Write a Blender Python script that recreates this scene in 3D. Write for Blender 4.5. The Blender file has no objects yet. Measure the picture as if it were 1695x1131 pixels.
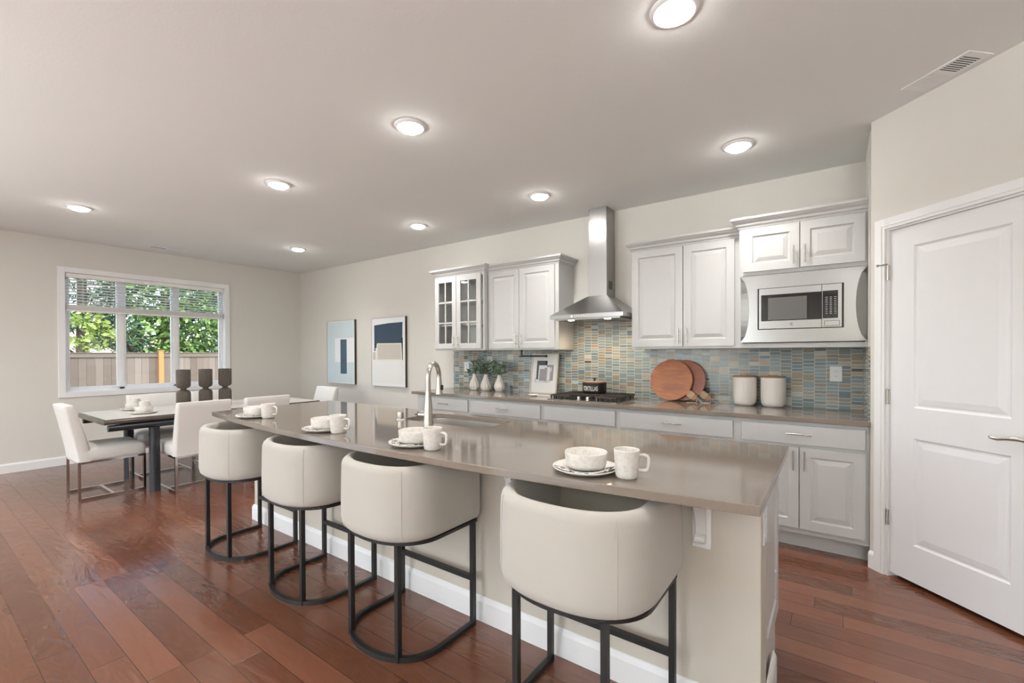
import bpy, bmesh, math, random
from mathutils import Vector, Matrix
random.seed(7)
PI = math.pi
SC = bpy.context.scene
COL = SC.collection

# ---------------------------------------------------------------- camera, sky, sun, daylight, ceiling fill, exposure
cam_d = bpy.data.cameras.new('camera')
cam = bpy.data.objects.new('camera', cam_d)
COL.objects.link(cam)
yaw, pitch, roll = 0.6221, -0.0088, -0.0037
FPX, PPY = 741.64, 591.98
c_, s_ = math.cos(yaw), math.sin(yaw)
r0, f0, u0 = Vector((c_, s_, 0)), Vector((-s_, c_, 0)), Vector((0, 0, 1))
f2 = math.cos(pitch) * f0 + math.sin(pitch) * u0
u2 = -math.sin(pitch) * f0 + math.cos(pitch) * u0
r3 = math.cos(roll) * r0 + math.sin(roll) * u2
u3 = -math.sin(roll) * r0 + math.cos(roll) * u2
m = Matrix((r3, u3, -f2)).transposed().to_4x4()
m.translation = Vector((0, 0, 1.33))
cam.matrix_world = m
cam_d.sensor_fit = 'HORIZONTAL'
cam_d.sensor_width = 36.0
cam_d.lens = FPX / 1695 * 36
cam_d.shift_y = (PPY - 565.5) / 1695
cam_d.clip_start = 0.02
SC.camera = cam

world = bpy.data.worlds.new('sky')
SC.world = world
world.use_nodes = True
wn = world.node_tree.nodes
bg = wn['Background']
sky = wn.new('ShaderNodeTexSky')
try:
    sky.sky_type = 'NISHITA'
    sky.sun_disc = False
    sky.sun_elevation = math.radians(48)
    sky.sun_rotation = math.radians(90)
except Exception:
    pass
world.node_tree.links.new(sky.outputs[0], bg.inputs[0])
bg.inputs[1].default_value = 1.0

def lamp(name, kind, loc, energy, color=(1, 1, 1), aim=None, **kw):
    d = bpy.data.lights.new(name, kind)
    d.energy = energy
    d.color = color
    for k, v in kw.items():
        setattr(d, k, v)
    o = bpy.data.objects.new(name, d)
    COL.objects.link(o)
    o.location = loc
    if aim is not None:
        o.rotation_euler = (Vector(aim) - Vector(loc)).to_track_quat('-Z', 'Y').to_euler()
    return o

lamp('sun', 'SUN', (0, 0, 10), 4.2, (1.0, 0.95, 0.86), aim=(-8.0, 2.0, 0), angle=0.02)
# assumed windows of the unseen living side (behind the camera): each passes skylight inwards
# plus an upward fill lamp, added to brighten the ceiling
def window_light(name, p, inward, w, h, sky_w, fill_w):
    p = Vector(p)
    d = Vector(inward)
    lamp(name + '_skylight', 'AREA', p, sky_w, (0.90, 0.95, 1.0), aim=p + d, shape='RECTANGLE', size=w, size_y=h)
    lamp(name + '_ceiling_fill', 'AREA', p + d * .03, fill_w, (0.97, 0.985, 0.985), aim=p + d * 1.03 + Vector((0, 0, 1.42)),
         shape='RECTANGLE', size=w, size_y=h * .8, spread=math.radians(101))
window_light('wide_window', (-3.3, -4.88, 1.35), (0, 1, 0), 2.7, 1.8, 105, 540)
window_light('sliding_door', (-7.48, -2.4, 1.05), (1, 0, 0), 2.4, 2.0, 40, 110)
window_light('added_window', (1.75, -4.88, 1.35), (0, 1, 0), 1.3, 1.8, 6, 600)  # unseen window, added to light this end of the ceiling

SC.view_settings.view_transform = 'Standard'
SC.view_settings.look = 'None'
SC.view_settings.gamma = 1.0
SC.view_settings.use_curve_mapping = False
SC.view_settings.exposure = -0.43

# ---------------------------------------------------------------- measures
H = 2.74            # ceiling
YK = 4.22           # kitchen wall
XL = -7.58          # window wall
XR = 0.187          # side return beside the counter
ZC = 0.90           # countertops
Q = math.sqrt(0.5)

# ---------------------------------------------------------------- materials
def srgb(r, g, b):
    f = lambda c: (c / 255 / 12.92) if c / 255 <= 0.04045 else ((c / 255 + 0.055) / 1.055) ** 2.4
    return (f(r), f(g), f(b), 1)

class NT:
    def __init__(self, name):
        self.m = bpy.data.materials.new(name)
        self.m.use_nodes = True
        self.n = self.m.node_tree.nodes
        self.l = self.m.node_tree.links
        self.b = self.n['Principled BSDF']
    def node(self, t, **kw):
        x = self.n.new(t)
        for k, v in kw.items():
            setattr(x, k, v)
        return x
    def put(self, sock, v):
        if isinstance(v, bpy.types.NodeSocket):
            self.l.new(v, sock)
        elif v is not None:
            sock.default_value = v
    def math(self, op, a, b=None, c=None):
        x = self.node('ShaderNodeMath', operation=op)
        self.put(x.inputs[0], a)
        if b is not None: self.put(x.inputs[1], b)
        if c is not None: self.put(x.inputs[2], c)
        return x.outputs[0]
    def obj(self):
        return self.node('ShaderNodeTexCoord').outputs['Object']
    def mapping(self, v, scale=(1, 1, 1), loc=(0, 0, 0), rot=(0, 0, 0)):
        x = self.node('ShaderNodeMapping')
        self.l.new(v, x.inputs[0])
        x.inputs['Scale'].default_value = scale
        x.inputs['Location'].default_value = loc
        x.inputs['Rotation'].default_value = rot
        return x.outputs[0]
    def noise(self, v, scale, detail=2, rough=0.5, dist=0.0):
        x = self.node('ShaderNodeTexNoise')
        if v is not None: self.l.new(v, x.inputs['Vector'])
        x.inputs['Scale'].default_value = scale
        x.inputs['Detail'].default_value = detail
        x.inputs['Roughness'].default_value = rough
        x.inputs['Distortion'].default_value = dist
        return x.outputs['Fac']
    def white(self, x=None, y=None, z=None):
        c = self.comb(x, y, z)
        w = self.node('ShaderNodeTexWhiteNoise', noise_dimensions='3D')
        self.l.new(c, w.inputs['Vector'])
        return w.outputs['Value']
    def sep(self, v):
        x = self.node('ShaderNodeSeparateXYZ')
        self.l.new(v, x.inputs[0])
        return x.outputs
    def comb(self, x=None, y=None, z=None):
        n = self.node('ShaderNodeCombineXYZ')
        for i, v in enumerate((x, y, z)):
            if v is not None: self.put(n.inputs[i], v)
        return n.outputs[0]
    def ramp(self, f, stops, interp='LINEAR'):
        x = self.node('ShaderNodeValToRGB')
        x.color_ramp.interpolation = interp
        e = x.color_ramp.elements
        while len(e) < len(stops): e.new(0.5)
        for i, (p, c) in enumerate(stops):
            e[i].position = p
            e[i].color = c
        self.l.new(f, x.inputs[0])
        return x.outputs[0]
    def mix(self, f, a, b, mode='MIX'):
        x = self.node('ShaderNodeMix', data_type='RGBA', blend_type=mode)
        self.put(x.inputs[0], f)
        self.put(x.inputs[6], a)
        self.put(x.inputs[7], b)
        return x.outputs[2]
    def bump(self, h, strength=0.2, dist=0.01):
        x = self.node('ShaderNodeBump')
        x.inputs['Strength'].default_value = strength
        x.inputs['Distance'].default_value = dist
        self.l.new(h, x.inputs['Height'])
        self.l.new(x.outputs[0], self.b.inputs['Normal'])
    def set(self, color=None, rough=None, metal=None, spec=None, coat=None, coat_rough=None):
        i = self.b.inputs
        self.put(i['Base Color'], color)
        self.put(i['Roughness'], rough)
        self.put(i['Metallic'], metal)
        self.put(i['Specular IOR Level'], spec)
        self.put(i['Coat Weight'], coat)
        self.put(i['Coat Roughness'], coat_rough)

def plain(name, color, rough=0.5, metal=0.0, var=0.04, scale=6.0, bump=0.0, bscale=200, spec=0.5, coat=None):
    t = NT(name)
    o = t.obj()
    n = t.noise(o, scale, 3)
    dark = tuple(c * (1 - var) for c in color[:3]) + (1,)
    lite = tuple(min(1, c * (1 + var)) for c in color[:3]) + (1,)
    t.set(t.mix(n, dark, lite), rough, metal, spec, coat, 0.1 if coat else None)
    if bump:
        t.bump(t.noise(o, bscale, 2), bump, 0.004)
    return t.m

def emission(name, color, strength):
    t = NT(name)
    t.set((0.9, 0.9, 0.9, 1), 0.5)
    t.b.inputs['Emission Color'].default_value = color
    t.b.inputs['Emission Strength'].default_value = strength
    return t.m

def glass_mat(name, tint=(1, 1, 1, 1)):
    t = NT(name)
    tr = t.node('ShaderNodeBsdfTransparent'); tr.inputs[0].default_value = tint
    gl = t.node('ShaderNodeBsdfGlossy'); gl.inputs['Roughness'].default_value = 0.02
    fr = t.node('ShaderNodeFresnel'); fr.inputs[0].default_value = 1.45
    mx = t.node('ShaderNodeMixShader')
    ge = t.node('ShaderNodeNewGeometry'); t.l.new(t.math('MULTIPLY', fr.outputs[0], t.math('SUBTRACT', 1.0, ge.outputs['Backfacing'])), mx.inputs[0]); t.l.new(tr.outputs[0], mx.inputs[1]); t.l.new(gl.outputs[0], mx.inputs[2])
    t.l.new(mx.outputs[0], t.n['Material Output'].inputs[0])
    return t.m

def floor_mat():
    t = NT('hand_scraped_hardwood')
    o = t.obj()
    x, y, z = t.sep(o)
    W, L = 0.122, 1.25
    v = t.math('DIVIDE', t.math('ADD', y, 0.006), W)
    row = t.math('FLOOR', v)
    fv = t.math('FRACT', v)
    off = t.math('MULTIPLY', t.white(row, 3.3), 5.0)
    u = t.math('ADD', t.math('DIVIDE', x, L), off)
    colm = t.math('FLOOR', u)
    fu = t.math('FRACT', u)
    seed = t.white(row, colm, 1.7)
    seed2 = t.white(row, colm, 8.1)
    # figure of each plank
    p = t.comb(t.math('MULTIPLY', x, 2.0), t.math('MULTIPLY', y, 6.5), t.math('MULTIPLY', seed, 60.0))
    n1 = t.noise(p, 1.0, 3, 0.5, 0.5)
    rings = t.math('ABSOLUTE', t.math('SINE', t.math('MULTIPLY', n1, 30.0)))
    rings = t.math('POWER', rings, 0.35)
    p2 = t.comb(t.math('MULTIPLY', x, 3.0), t.math('MULTIPLY', y, 90.0), t.math('MULTIPLY', seed2, 40.0))
    grain = t.noise(p2, 1.0, 3, 0.6)
    base = t.ramp(seed, [(0.0, srgb(96, 58, 41)), (0.35, srgb(106, 65, 47)), (0.7, srgb(114, 70, 51)), (1.0, srgb(128, 82, 61))])
    col = t.mix(t.math('MULTIPLY', grain, 0.22), base, srgb(66, 32, 22))
    col = t.mix(t.math('MULTIPLY', t.math('SUBTRACT', 1.0, rings), 0.16), col, srgb(140, 92, 70))
    e1 = t.math('LESS_THAN', fv, 0.018)
    e2 = t.math('LESS_THAN', fu, 0.0022)
    gap = t.math('MAXIMUM', e1, e2)
    col = t.mix(gap, col, srgb(48, 22, 15))
    rough = t.math('ADD', 0.13, t.math('MULTIPLY', grain, 0.10))
    t.set(col, rough, 0, 0.8)
    lump = t.noise(t.comb(t.math('MULTIPLY', x, 3.0), t.math('MULTIPLY', y, 9.0), seed), 1.5, 2)
    h = t.math('ADD', t.math('MULTIPLY', t.math('SINE', t.math('MULTIPLY', n1, 30.0)), 0.34), t.math('MULTIPLY', lump, 1.2))
    h = t.math('SUBTRACT', h, t.math('MULTIPLY', gap, 1.2))
    t.bump(h, 0.35, 0.004)
    return t.m

def tile_mat():
    t = NT('glass_mosaic')
    o = t.obj()
    x, y, z = t.sep(o)
    u = t.math('DIVIDE', t.math('SUBTRACT', x, y), 0.076)
    c = t.math('FLOOR', u)
    fu = t.math('FRACT', u)
    v = t.math('ADD', t.math('DIVIDE', z, 0.0275), t.math('MULTIPLY', t.white(c, 5.1), 2.0))
    half = t.math('MULTIPLY', v, 0.5)
    dbl = t.math('GREATER_THAN', t.white(c, t.math('FLOOR', half), 2.7), 0.68)
    rs = t.math('FLOOR', v)
    rd = t.math('ADD', t.math('FLOOR', half), 500.0)
    r = t.math('ADD', t.math('MULTIPLY', rs, t.math('SUBTRACT', 1.0, dbl)), t.math('MULTIPLY', rd, dbl))
    fs = t.math('FRACT', v)
    fd = t.math('FRACT', half)
    es = t.math('MULTIPLY', t.math('LESS_THAN', fs, 0.14), t.math('SUBTRACT', 1.0, dbl))
    ed = t.math('MULTIPLY', t.math('LESS_THAN', fd, 0.07), dbl)
    grout = t.math('MAXIMUM', t.math('MAXIMUM', es, ed), t.math('LESS_THAN', fu, 0.035))
    k = t.white(c, r, 0.4)
    kb = t.white(c, r, 9.4)
    col = t.ramp(k, [(0.0, srgb(126, 138, 138)), (0.22, srgb(108, 124, 130)), (0.38, srgb(146, 152, 148)),
                     (0.52, srgb(130, 148, 153)), (0.66, srgb(150, 145, 134)), (0.78, srgb(106, 100, 90)),
                     (0.88, srgb(80, 77, 72)), (0.95, srgb(182, 188, 184))], 'CONSTANT')
    vein = t.noise(t.mapping(o, (60, 60, 110)), 1.0, 4, 0.65, 1.2)
    stone = t.math('MULTIPLY', t.math('GREATER_THAN', k, 0.66), t.math('LESS_THAN', k, 0.95))
    col = t.mix(t.math('MULTIPLY', stone, t.math('MULTIPLY', vein, 0.75)), col, srgb(190, 180, 160))
    col = t.mix(grout, col, srgb(216, 211, 202))
    rough = t.math('ADD', 0.14, t.math('MULTIPLY', grout, 0.5))
    t.set(col, rough, 0, 0.35)
    hs = t.math('SMOOTH_MIN', t.math('MULTIPLY', fs, 6.0), 1.0, 0.2)
    h = t.math('SUBTRACT', t.math('MULTIPLY', kb, 0.6), t.math('MULTIPLY', grout, 1.0))
    h = t.math('ADD', h, t.math('MULTIPLY', vein, 0.15))
    t.bump(h, 0.35, 0.003)
    return t.m

def wood_mat(name, c1, c2, scale=(3, 30, 30), rough=0.4, rot=(0, 0, 0)):
    t = NT(name)
    o = t.mapping(t.obj(), scale, (0, 0, 0), rot)
    n = t.noise(o, 1.0, 4, 0.6, 1.0)
    g = t.noise(o, 5.0, 2, 0.5)
    t.set(t.mix(g, t.ramp(n, [(0.3, c1), (0.7, c2)]), c1), rough)
    t.bump(g, 0.05, 0.002)
    return t.m

def steel_mat(name, color=(0.56, 0.54, 0.52, 1), rough=0.28, axis=(4, 4, 300)):
    t = NT(name)
    o = t.mapping(t.obj(), axis)
    n = t.noise(o, 1.0, 2, 0.5)
    t.set(t.mix(n, tuple(c * .94 for c in color[:3]) + (1,), color), t.math('ADD', rough - 0.02, t.math('MULTIPLY', n, 0.04)), 1.0)
    t.bump(n, 0.006, 0.001)
    return t.m

def fabric_mat(name, color):
    t = NT(name)
    o = t.obj()
    n = t.noise(o, 320, 2)
    n2 = t.noise(o, 5, 2)
    w = t.noise(t.mapping(o, (500, 500, 60)), 1.0, 1)
    d = tuple(c * .90 for c in color[:3]) + (1,)
    t.set(t.mix(t.math('ADD', t.math('MULTIPLY', n, 0.5), t.math('MULTIPLY', n2, 0.5)), d, color), 0.92, 0, 0.15)
    t.b.inputs['Sheen Weight'].default_value = 0.25
    t.bump(t.math('ADD', n, w), 0.12, 0.002)
    return t.m

M = {}
M['wall'] = plain('warm_white_wall', srgb(218, 215, 208), 0.85, var=0.01, scale=1.5, bump=0.06, bscale=140, spec=0.2)
M['ceiling'] = plain('textured_ceiling', srgb(236, 237, 235), 0.9, var=0.01, scale=1.5, bump=0.12, bscale=70, spec=0.1)
M['trim'] = plain('white_trim_paint', srgb(238, 238, 238), 0.4, var=0.01)
M['cab'] = plain('white_cabinet_paint', srgb(200, 200, 199), 0.35, var=0.008, scale=2)
M['cab_in'] = plain('cabinet_interior', srgb(228, 227, 224), 0.6, var=0.02)
M['door'] = plain('white_door_paint', srgb(234, 234, 236), 0.4, var=0.006, scale=2)
M['floor'] = floor_mat()
M['tile'] = tile_mat()
tq = NT('taupe_quartz')
_o = tq.obj()
tq.set(tq.mix(tq.noise(_o, 260, 2), tq.mix(tq.noise(_o, 3, 3), srgb(112, 101, 91), srgb(122, 111, 101)), srgb(134, 124, 114)), 0.07, 0, 0.6)
M['quartz'] = tq.m
M['island'] = plain('island_paint', srgb(196, 189, 178), 0.7, var=0.01, scale=2, bump=0.06, bscale=160, spec=0.3)
M['fabric'] = fabric_mat('cream_linen', srgb(192, 188, 180))
M['fabric2'] = fabric_mat('offwhite_linen', srgb(232, 229, 225))
M['black'] = plain('black_powder_coat', srgb(24, 23, 22), 0.45, var=0.1)
M['chrome'] = plain('chrome', (0.72, 0.72, 0.73, 1), 0.1, 1.0, var=0.02)
M['nickel'] = steel_mat('brushed_nickel', (0.60, 0.57, 0.53, 1), 0.25, (60, 60, 60))
M['steel'] = steel_mat('brushed_steel', (0.38, 0.38, 0.38, 1), 0.24, (3, 3, 260))
M['steel_v'] = steel_mat('brushed_steel_upright', (0.40, 0.395, 0.385, 1), 0.32, (200, 200, 3))
M['steel_b'] = steel_mat('sink_steel', (0.62, 0.60, 0.57, 1), 0.3, (3, 200, 200))
M['ceramic'] = NT('speckled_ceramic')
_t = M['ceramic']; _o = _t.obj()
_n = _t.noise(_o, 70, 4, 0.7)
_t.set(_t.ramp(_n, [(0.30, srgb(206, 200, 192)), (0.5, srgb(226, 222, 216)), (1, srgb(232, 229, 224))]), 0.3)
M['ceramic'] = _t.m
M['white_cer'] = plain('matte_white_ceramic', srgb(226, 220, 213), 0.5, var=0.02)
M['table'] = wood_mat('dark_table_wood', srgb(76, 70, 64), srgb(98, 91, 84), (40, 3, 40), 0.13)
M['table_glare'] = wood_mat('pale_table_glare', srgb(206, 201, 195), srgb(218, 213, 207), (40, 3, 40), 0.3)  # pale colour stands for window glare on the dark top
M['table_dark'] = plain('black_blue_lacquer', srgb(34, 37, 42), 0.25, var=0.08)
M['candle'] = plain('charcoal_ribbed_wood', srgb(84, 76, 69), 0.6, var=0.2, scale=30)
M['glass'] = glass_mat('window_glass')
M['glass_c'] = glass_mat('cabinet_glass', (0.94, 0.95, 0.95, 1))
M['vinyl'] = plain('white_vinyl', srgb(240, 240, 240), 0.35, var=0.01)
M['blind'] = plain('white_blind', srgb(242, 240, 236), 0.5, var=0.02)
M['iron'] = plain('cast_iron', srgb(48, 42, 38), 0.55, var=0.15, scale=40)
M['black_gloss'] = plain('black_glass', srgb(26, 27, 28), 0.06, var=0.02)
M['lens'] = emission('warm_led_lens', (1.0, 0.97, 0.93, 1), 100.0)
M['hood_lens'] = emission('warm_hood_lens', (1.0, 0.82, 0.58, 1), 60.0)
M['board1'] = wood_mat('acacia_board', srgb(138, 76, 40), srgb(204, 128, 66), (5, 20, 34), 0.35, (0, 0.6, 0))
M['board2'] = wood_mat('dark_acacia_board', srgb(122, 66, 40), srgb(166, 98, 62), (5, 20, 34), 0.35, (0, 0.6, 0))
M['lidwood'] = wood_mat('lid_wood', srgb(150, 116, 86), srgb(176, 142, 108), (6, 60, 60), 0.45)
M['twine'] = plain('jute_twine', srgb(196, 176, 142), 0.9, var=0.2, scale=300)
M['leaf'] = plain('sage_leaf', srgb(112, 132, 114), 0.5, var=0.4, scale=25)
M['stem'] = plain('sage_stem', srgb(96, 104, 76), 0.6)
M['frame_dark'] = plain('dark_frame_edge', srgb(52, 44, 38), 0.5, var=0.1)
M['frame_lite'] = plain('champagne_frame', srgb(214, 206, 194), 0.35, 0.0)
M['paper'] = plain('paper_white', srgb(232, 232, 230), 0.8, var=0.01)
M['art_white'] = plain('art_white', srgb(236, 238, 242), 0.7, var=0.015, bump=0.3, bscale=25)
M['art_pale'] = plain('art_pale_blue', srgb(206, 220, 226), 0.7, var=0.03, bump=0.3, bscale=25)
M['art_navy'] = plain('art_navy', srgb(46, 66, 86), 0.6, var=0.12, scale=10, bump=0.3, bscale=25)
M['art_teal'] = plain('art_slate_blue', srgb(66, 92, 108), 0.6, var=0.1, bump=0.3, bscale=25)
M['art_greige'] = plain('art_greige', srgb(200, 194, 184), 0.7, var=0.03, bump=0.2, bscale=25)
M['art_cream'] = plain('art_cream', srgb(230, 226, 206), 0.7)
M['art_grey'] = plain('art_grey', srgb(152, 150, 154), 0.7)
M['art_char'] = plain('art_charcoal', srgb(74, 82, 88), 0.7)
M['art_black'] = plain('art_black', srgb(30, 32, 36), 0.7)
M['plastic'] = plain('white_plastic', srgb(232, 234, 236), 0.35, var=0.01)
M['slot'] = plain('dark_slot', srgb(40, 38, 36), 0.7)
M['vent_in'] = plain('vent_shadow', srgb(48, 42, 36), 0.8)
M['label_white'] = plain('white_lettering', srgb(236, 232, 224), 0.6, var=0.01)
M['key'] = plain('keypad_print', srgb(178, 178, 176), 0.6, var=0.01)
M['metal_dark'] = plain('dark_metal', srgb(90, 88, 86), 0.35, 1.0)

def zebra_mat():
    t = NT('black_white_print_cloth')
    o = t.obj()
    n = t.noise(t.mapping(o, (1, 1, 1)), 55, 2, 0.5, 1.5)
    t.set(t.ramp(n, [(0.0, srgb(40, 34, 30)), (0.44, srgb(50, 42, 38)), (0.48, srgb(230, 226, 220)), (1, srgb(236, 232, 226))]), 0.9)
    return t.m
M['zebra'] = zebra_mat()

def island_mat(name, stops, rough=0.7, extra=None):
    t = NT(name)
    g = t.node('ShaderNodeNewGeometry')
    r = g.outputs['Random Per Island']
    c = t.ramp(r, stops)
    if extra:
        o = t.mapping(t.obj(), extra)
        n = t.noise(o, 1.0, 3, 0.6, 0.6)
        c = t.mix(t.math('MULTIPLY', n, 0.5), c, stops[0][1])
    t.set(c, rough)
    return t
_f = island_mat('weathered_cedar', [(0, srgb(112, 97, 84)), (0.5, srgb(134, 118, 104)), (1, srgb(156, 140, 126))], 0.85, (30, 30, 2))
M['cedar'] = _f.m
M['new_post'] = wood_mat('new_cedar_post', srgb(190, 132, 78), srgb(212, 156, 98), (30, 30, 3), 0.8)
def leaf_mat(name, a, b, c):
    t = island_mat(name, [(0, a), (0.5, b), (1, c)], 0.6)
    t.b.inputs['Transmission Weight'].default_value = 0.0
    t.b.inputs['Subsurface Weight'].default_value = 0.0
    return t.m
M['leaf_green'] = leaf_mat('bright_leaves', srgb(56, 84, 36), srgb(98, 130, 56), srgb(156, 180, 96))
M['leaf_dark'] = leaf_mat('dark_needles', srgb(44, 66, 46), srgb(78, 106, 74), srgb(120, 146, 108))
M['leaf_yel'] = leaf_mat('yellow_leaves', srgb(110, 130, 50), srgb(160, 178, 80), srgb(206, 214, 130))
M['bark'] = plain('bark', srgb(90, 74, 60), 0.9, var=0.3, scale=20)
M['lawn'] = plain('lawn', srgb(84, 112, 56), 0.9, var=0.3, scale=3)
M['siding'] = plain('pale_siding', srgb(214, 198, 190), 0.8, var=0.03)
M['roofing'] = plain('grey_roofing', srgb(150, 142, 138), 0.9, var=0.15, scale=12)

# ---------------------------------------------------------------- mesh helpers
class MB:
    def __init__(self):
        self.bm = bmesh.new()
    def box(self, x0, x1, y0, y1, z0, z1):
        v = [self.bm.verts.new(p) for p in ((x0, y0, z0), (x1, y0, z0), (x1, y1, z0), (x0, y1, z0),
                                            (x0, y0, z1), (x1, y0, z1), (x1, y1, z1), (x0, y1, z1))]
        for f in ((0, 3, 2, 1), (4, 5, 6, 7), (0, 1, 5, 4), (1, 2, 6, 5), (2, 3, 7, 6), (3, 0, 4, 7)):
            self.bm.faces.new([v[i] for i in f])
        return self
    def hexa(self, lo, hi):
        """lo, hi: four (x,y,z) each, counter-clockwise seen from above"""
        v = [self.bm.verts.new(p) for p in list(lo) + list(hi)]
        for f in ((0, 3, 2, 1), (4, 5, 6, 7), (0, 1, 5, 4), (1, 2, 6, 5), (2, 3, 7, 6), (3, 0, 4, 7)):
            self.bm.faces.new([v[i] for i in f])
        return self
    def rings(self, rings, closed=True, cap=True):
        """loft between rings of equal length"""
        R = [[self.bm.verts.new(p) for p in r] for r in rings]
        n = len(R[0])
        for a, b in zip(R, R[1:]):
            for i in range(n if closed else n - 1):
                j = (i + 1) % n
                self.bm.faces.new((a[i], a[j], b[j], b[i]))
        if cap:
            self.bm.faces.new(list(reversed(R[0])))
            self.bm.faces.new(R[-1])
        return self
    def lathe(self, prof, c=(0, 0, 0), seg=32, mod=None):
        """prof: (r, z) from bottom up; r=0 ends are closed by a small cap"""
        rings = []
        for r, z in prof:
            ring = []
            for k in range(seg):
                a = 2 * PI * k / seg
                rr = max(r, 1e-4) * (mod(a, z) if mod else 1)
                ring.append((c[0] + rr * math.cos(a), c[1] + rr * math.sin(a), c[2] + z))
            rings.append(ring)
        return self.rings(rings)
    def cyl(self, p0, p1, r, seg=16, r2=None):
        return self.tube([p0, p1], r, seg, r2=r2)
    def tube(self, pts, r, seg=12, closed=False, r2=None, cap=True):
        prof = [(math.cos(2 * PI * k / seg), math.sin(2 * PI * k / seg)) for k in range(seg)]
        n = len(pts)
        rad = [r] * n if not isinstance(r, (list, tuple)) else list(r)
        if r2 is not None: rad[-1] = r2
        P = [Vector(p) for p in pts]
        rings = []
        nrm = None
        for i in range(n):
            if closed: t = (P[(i + 1) % n] - P[i - 1]).normalized()
            else: t = (P[min(i + 1, n - 1)] - P[max(i - 1, 0)]).normalized()
            if nrm is None:
                nrm = t.orthogonal().normalized()
            else:
                nrm = (nrm - t * nrm.dot(t))
                nrm = nrm.normalized() if nrm.length > 1e-6 else t.orthogonal().normalized()
            b = t.cross(nrm)
            rings.append([tuple(P[i] + nrm * a * rad[i] + b * c * rad[i]) for a, c in prof])
        if closed:
            rings.append(rings[0])
            return self.rings(rings, True, False)
        return self.rings(rings, True, cap)
    def sweep(self, pts, prof, up=(0, 0, 1), closed=False, cap=True):
        """mitred sweep; prof: (side, up) pairs; side = tangent x up"""
        P = [Vector(p) for p in pts]
        up = Vector(up)
        n = len(P)
        rings = []
        for i in range(n):
            a = (P[i] - P[i - 1]).normalized() if (i > 0 or closed) else None
            b = (P[(i + 1) % n] - P[i]).normalized() if (i < n - 1 or closed) else None
            a = a or b
            b = b or a
            t = (a + b).normalized()
            s = t.cross(up).normalized()
            k = 1 / max(0.3, t.dot(b))
            rings.append([tuple(P[i] + s * (x * k) + up * y) for x, y in prof])
        if closed:
            rings.append(rings[0])
            return self.rings(rings, True, False)
        return self.rings(rings, True, cap)
    def sq(self, pts, w, up=(0, 0, 1), closed=False):
        h = w / 2
        return self.sweep(pts, [(-h, -h), (h, -h), (h, h), (-h, h)], up, closed)
    def prism(self, poly, z0, z1):
        return self.rings([[(x, y, z0) for x, y in poly], [(x, y, z1) for x, y in poly]])
    def prism_y(self, poly, y0, y1):
        return self.rings([[(x, y0, z) for x, z in poly], [(x, y1, z) for x, z in poly]])
    def face(self, pts):
        self.bm.faces.new([self.bm.verts.new(p) for p in pts])
        return self
    def panel_slab(self, w, h, t, panels, steps):
        """door leaf, front at y=0 facing -Y, x 0..w, z 0..h; panels: (x0,x1,z0,z1); steps: (inset, depth)"""
        bm = self.bm
        xs = sorted({0, w, *[p[0] for p in panels], *[p[1] for p in panels]})
        zs = sorted({0, h, *[p[2] for p in panels], *[p[3] for p in panels]})
        vv = {}
        def V(x, y, z):
            k = (round(x, 5), round(y, 5), round(z, 5))
            if k not in vv: vv[k] = bm.verts.new((x, y, z))
            return vv[k]
        for i in range(len(xs) - 1):
            for j in range(len(zs) - 1):
                cx, cz = (xs[i] + xs[i + 1]) / 2, (zs[j] + zs[j + 1]) / 2
                if any(p[0] < cx < p[1] and p[2] < cz < p[3] for p in panels): continue
                bm.faces.new((V(xs[i], 0, zs[j]), V(xs[i + 1], 0, zs[j]), V(xs[i + 1], 0, zs[j + 1]), V(xs[i], 0, zs[j + 1])))
        for x0, x1, z0, z1 in panels:
            prev = (0, 0)
            for st in list(steps):
                a, da = prev
                b, db = st
                A = [(x0 + a, da, z0 + a), (x1 - a, da, z0 + a), (x1 - a, da, z1 - a), (x0 + a, da, z1 - a)]
                B = [(x0 + b, db, z0 + b), (x1 - b, db, z0 + b), (x1 - b, db, z1 - b), (x0 + b, db, z1 - b)]
                # outer ring may have to follow the grid; use its corner vertices only
                for k in range(4):
                    l = (k + 1) % 4
                    bm.faces.new((V(*A[k]), V(*A[l]), V(*B[l]), V(*B[k])))
                prev = st
            b, db = prev
            bm.faces.new([V(x0 + b, db, z0 + b), V(x1 - b, db, z0 + b), V(x1 - b, db, z1 - b), V(x0 + b, db, z1 - b)])
        c = [(0, 0, 0), (w, 0, 0), (w, 0, h), (0, 0, h)]
        d = [(0, t, 0), (w, t, 0), (w, t, h), (0, t, h)]
        for k in range(4):
            l = (k + 1) % 4
            bm.faces.new([bm.verts.new(p) for p in (c[l], c[k], d[k], d[l])])
        bm.faces.new([bm.verts.new(p) for p in reversed(d)])
        return self
    def move(self, dx=0, dy=0, dz=0):
        bmesh.ops.translate(self.bm, vec=(dx, dy, dz), verts=self.bm.verts)
        return self
    def xf(self, mtx):
        bmesh.ops.transform(self.bm, matrix=mtx, verts=self.bm.verts)
        return self
    def build(self, name, mat, parent=None, loc=(0, 0, 0), rot=(0, 0, 0), smooth=False, bevel=0, seg=2, normals=True):
        if normals:
            bmesh.ops.recalc_face_normals(self.bm, faces=self.bm.faces)
        me = bpy.data.meshes.new(name)
        self.bm.to_mesh(me)
        self.bm.free()
        o = bpy.data.objects.new(name, me)
        COL.objects.link(o)
        o.location = loc
        o.rotation_euler = rot
        if mat is not None:
            me.materials.append(mat)
        if parent is not None:
            o.parent = parent
        if bevel:
            b = o.modifiers.new('bevel', 'BEVEL')
            b.width = bevel
            b.segments = seg
            b.limit_method = 'ANGLE'
            b.angle_limit = math.radians(40)
        if smooth:
            for p in me.polygons: p.use_smooth = True
            if smooth != 'all':
                try:
                    me.set_sharp_from_angle(angle=math.radians(smooth if smooth is not True else 40))
                except Exception:
                    pass
        return o

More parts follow.
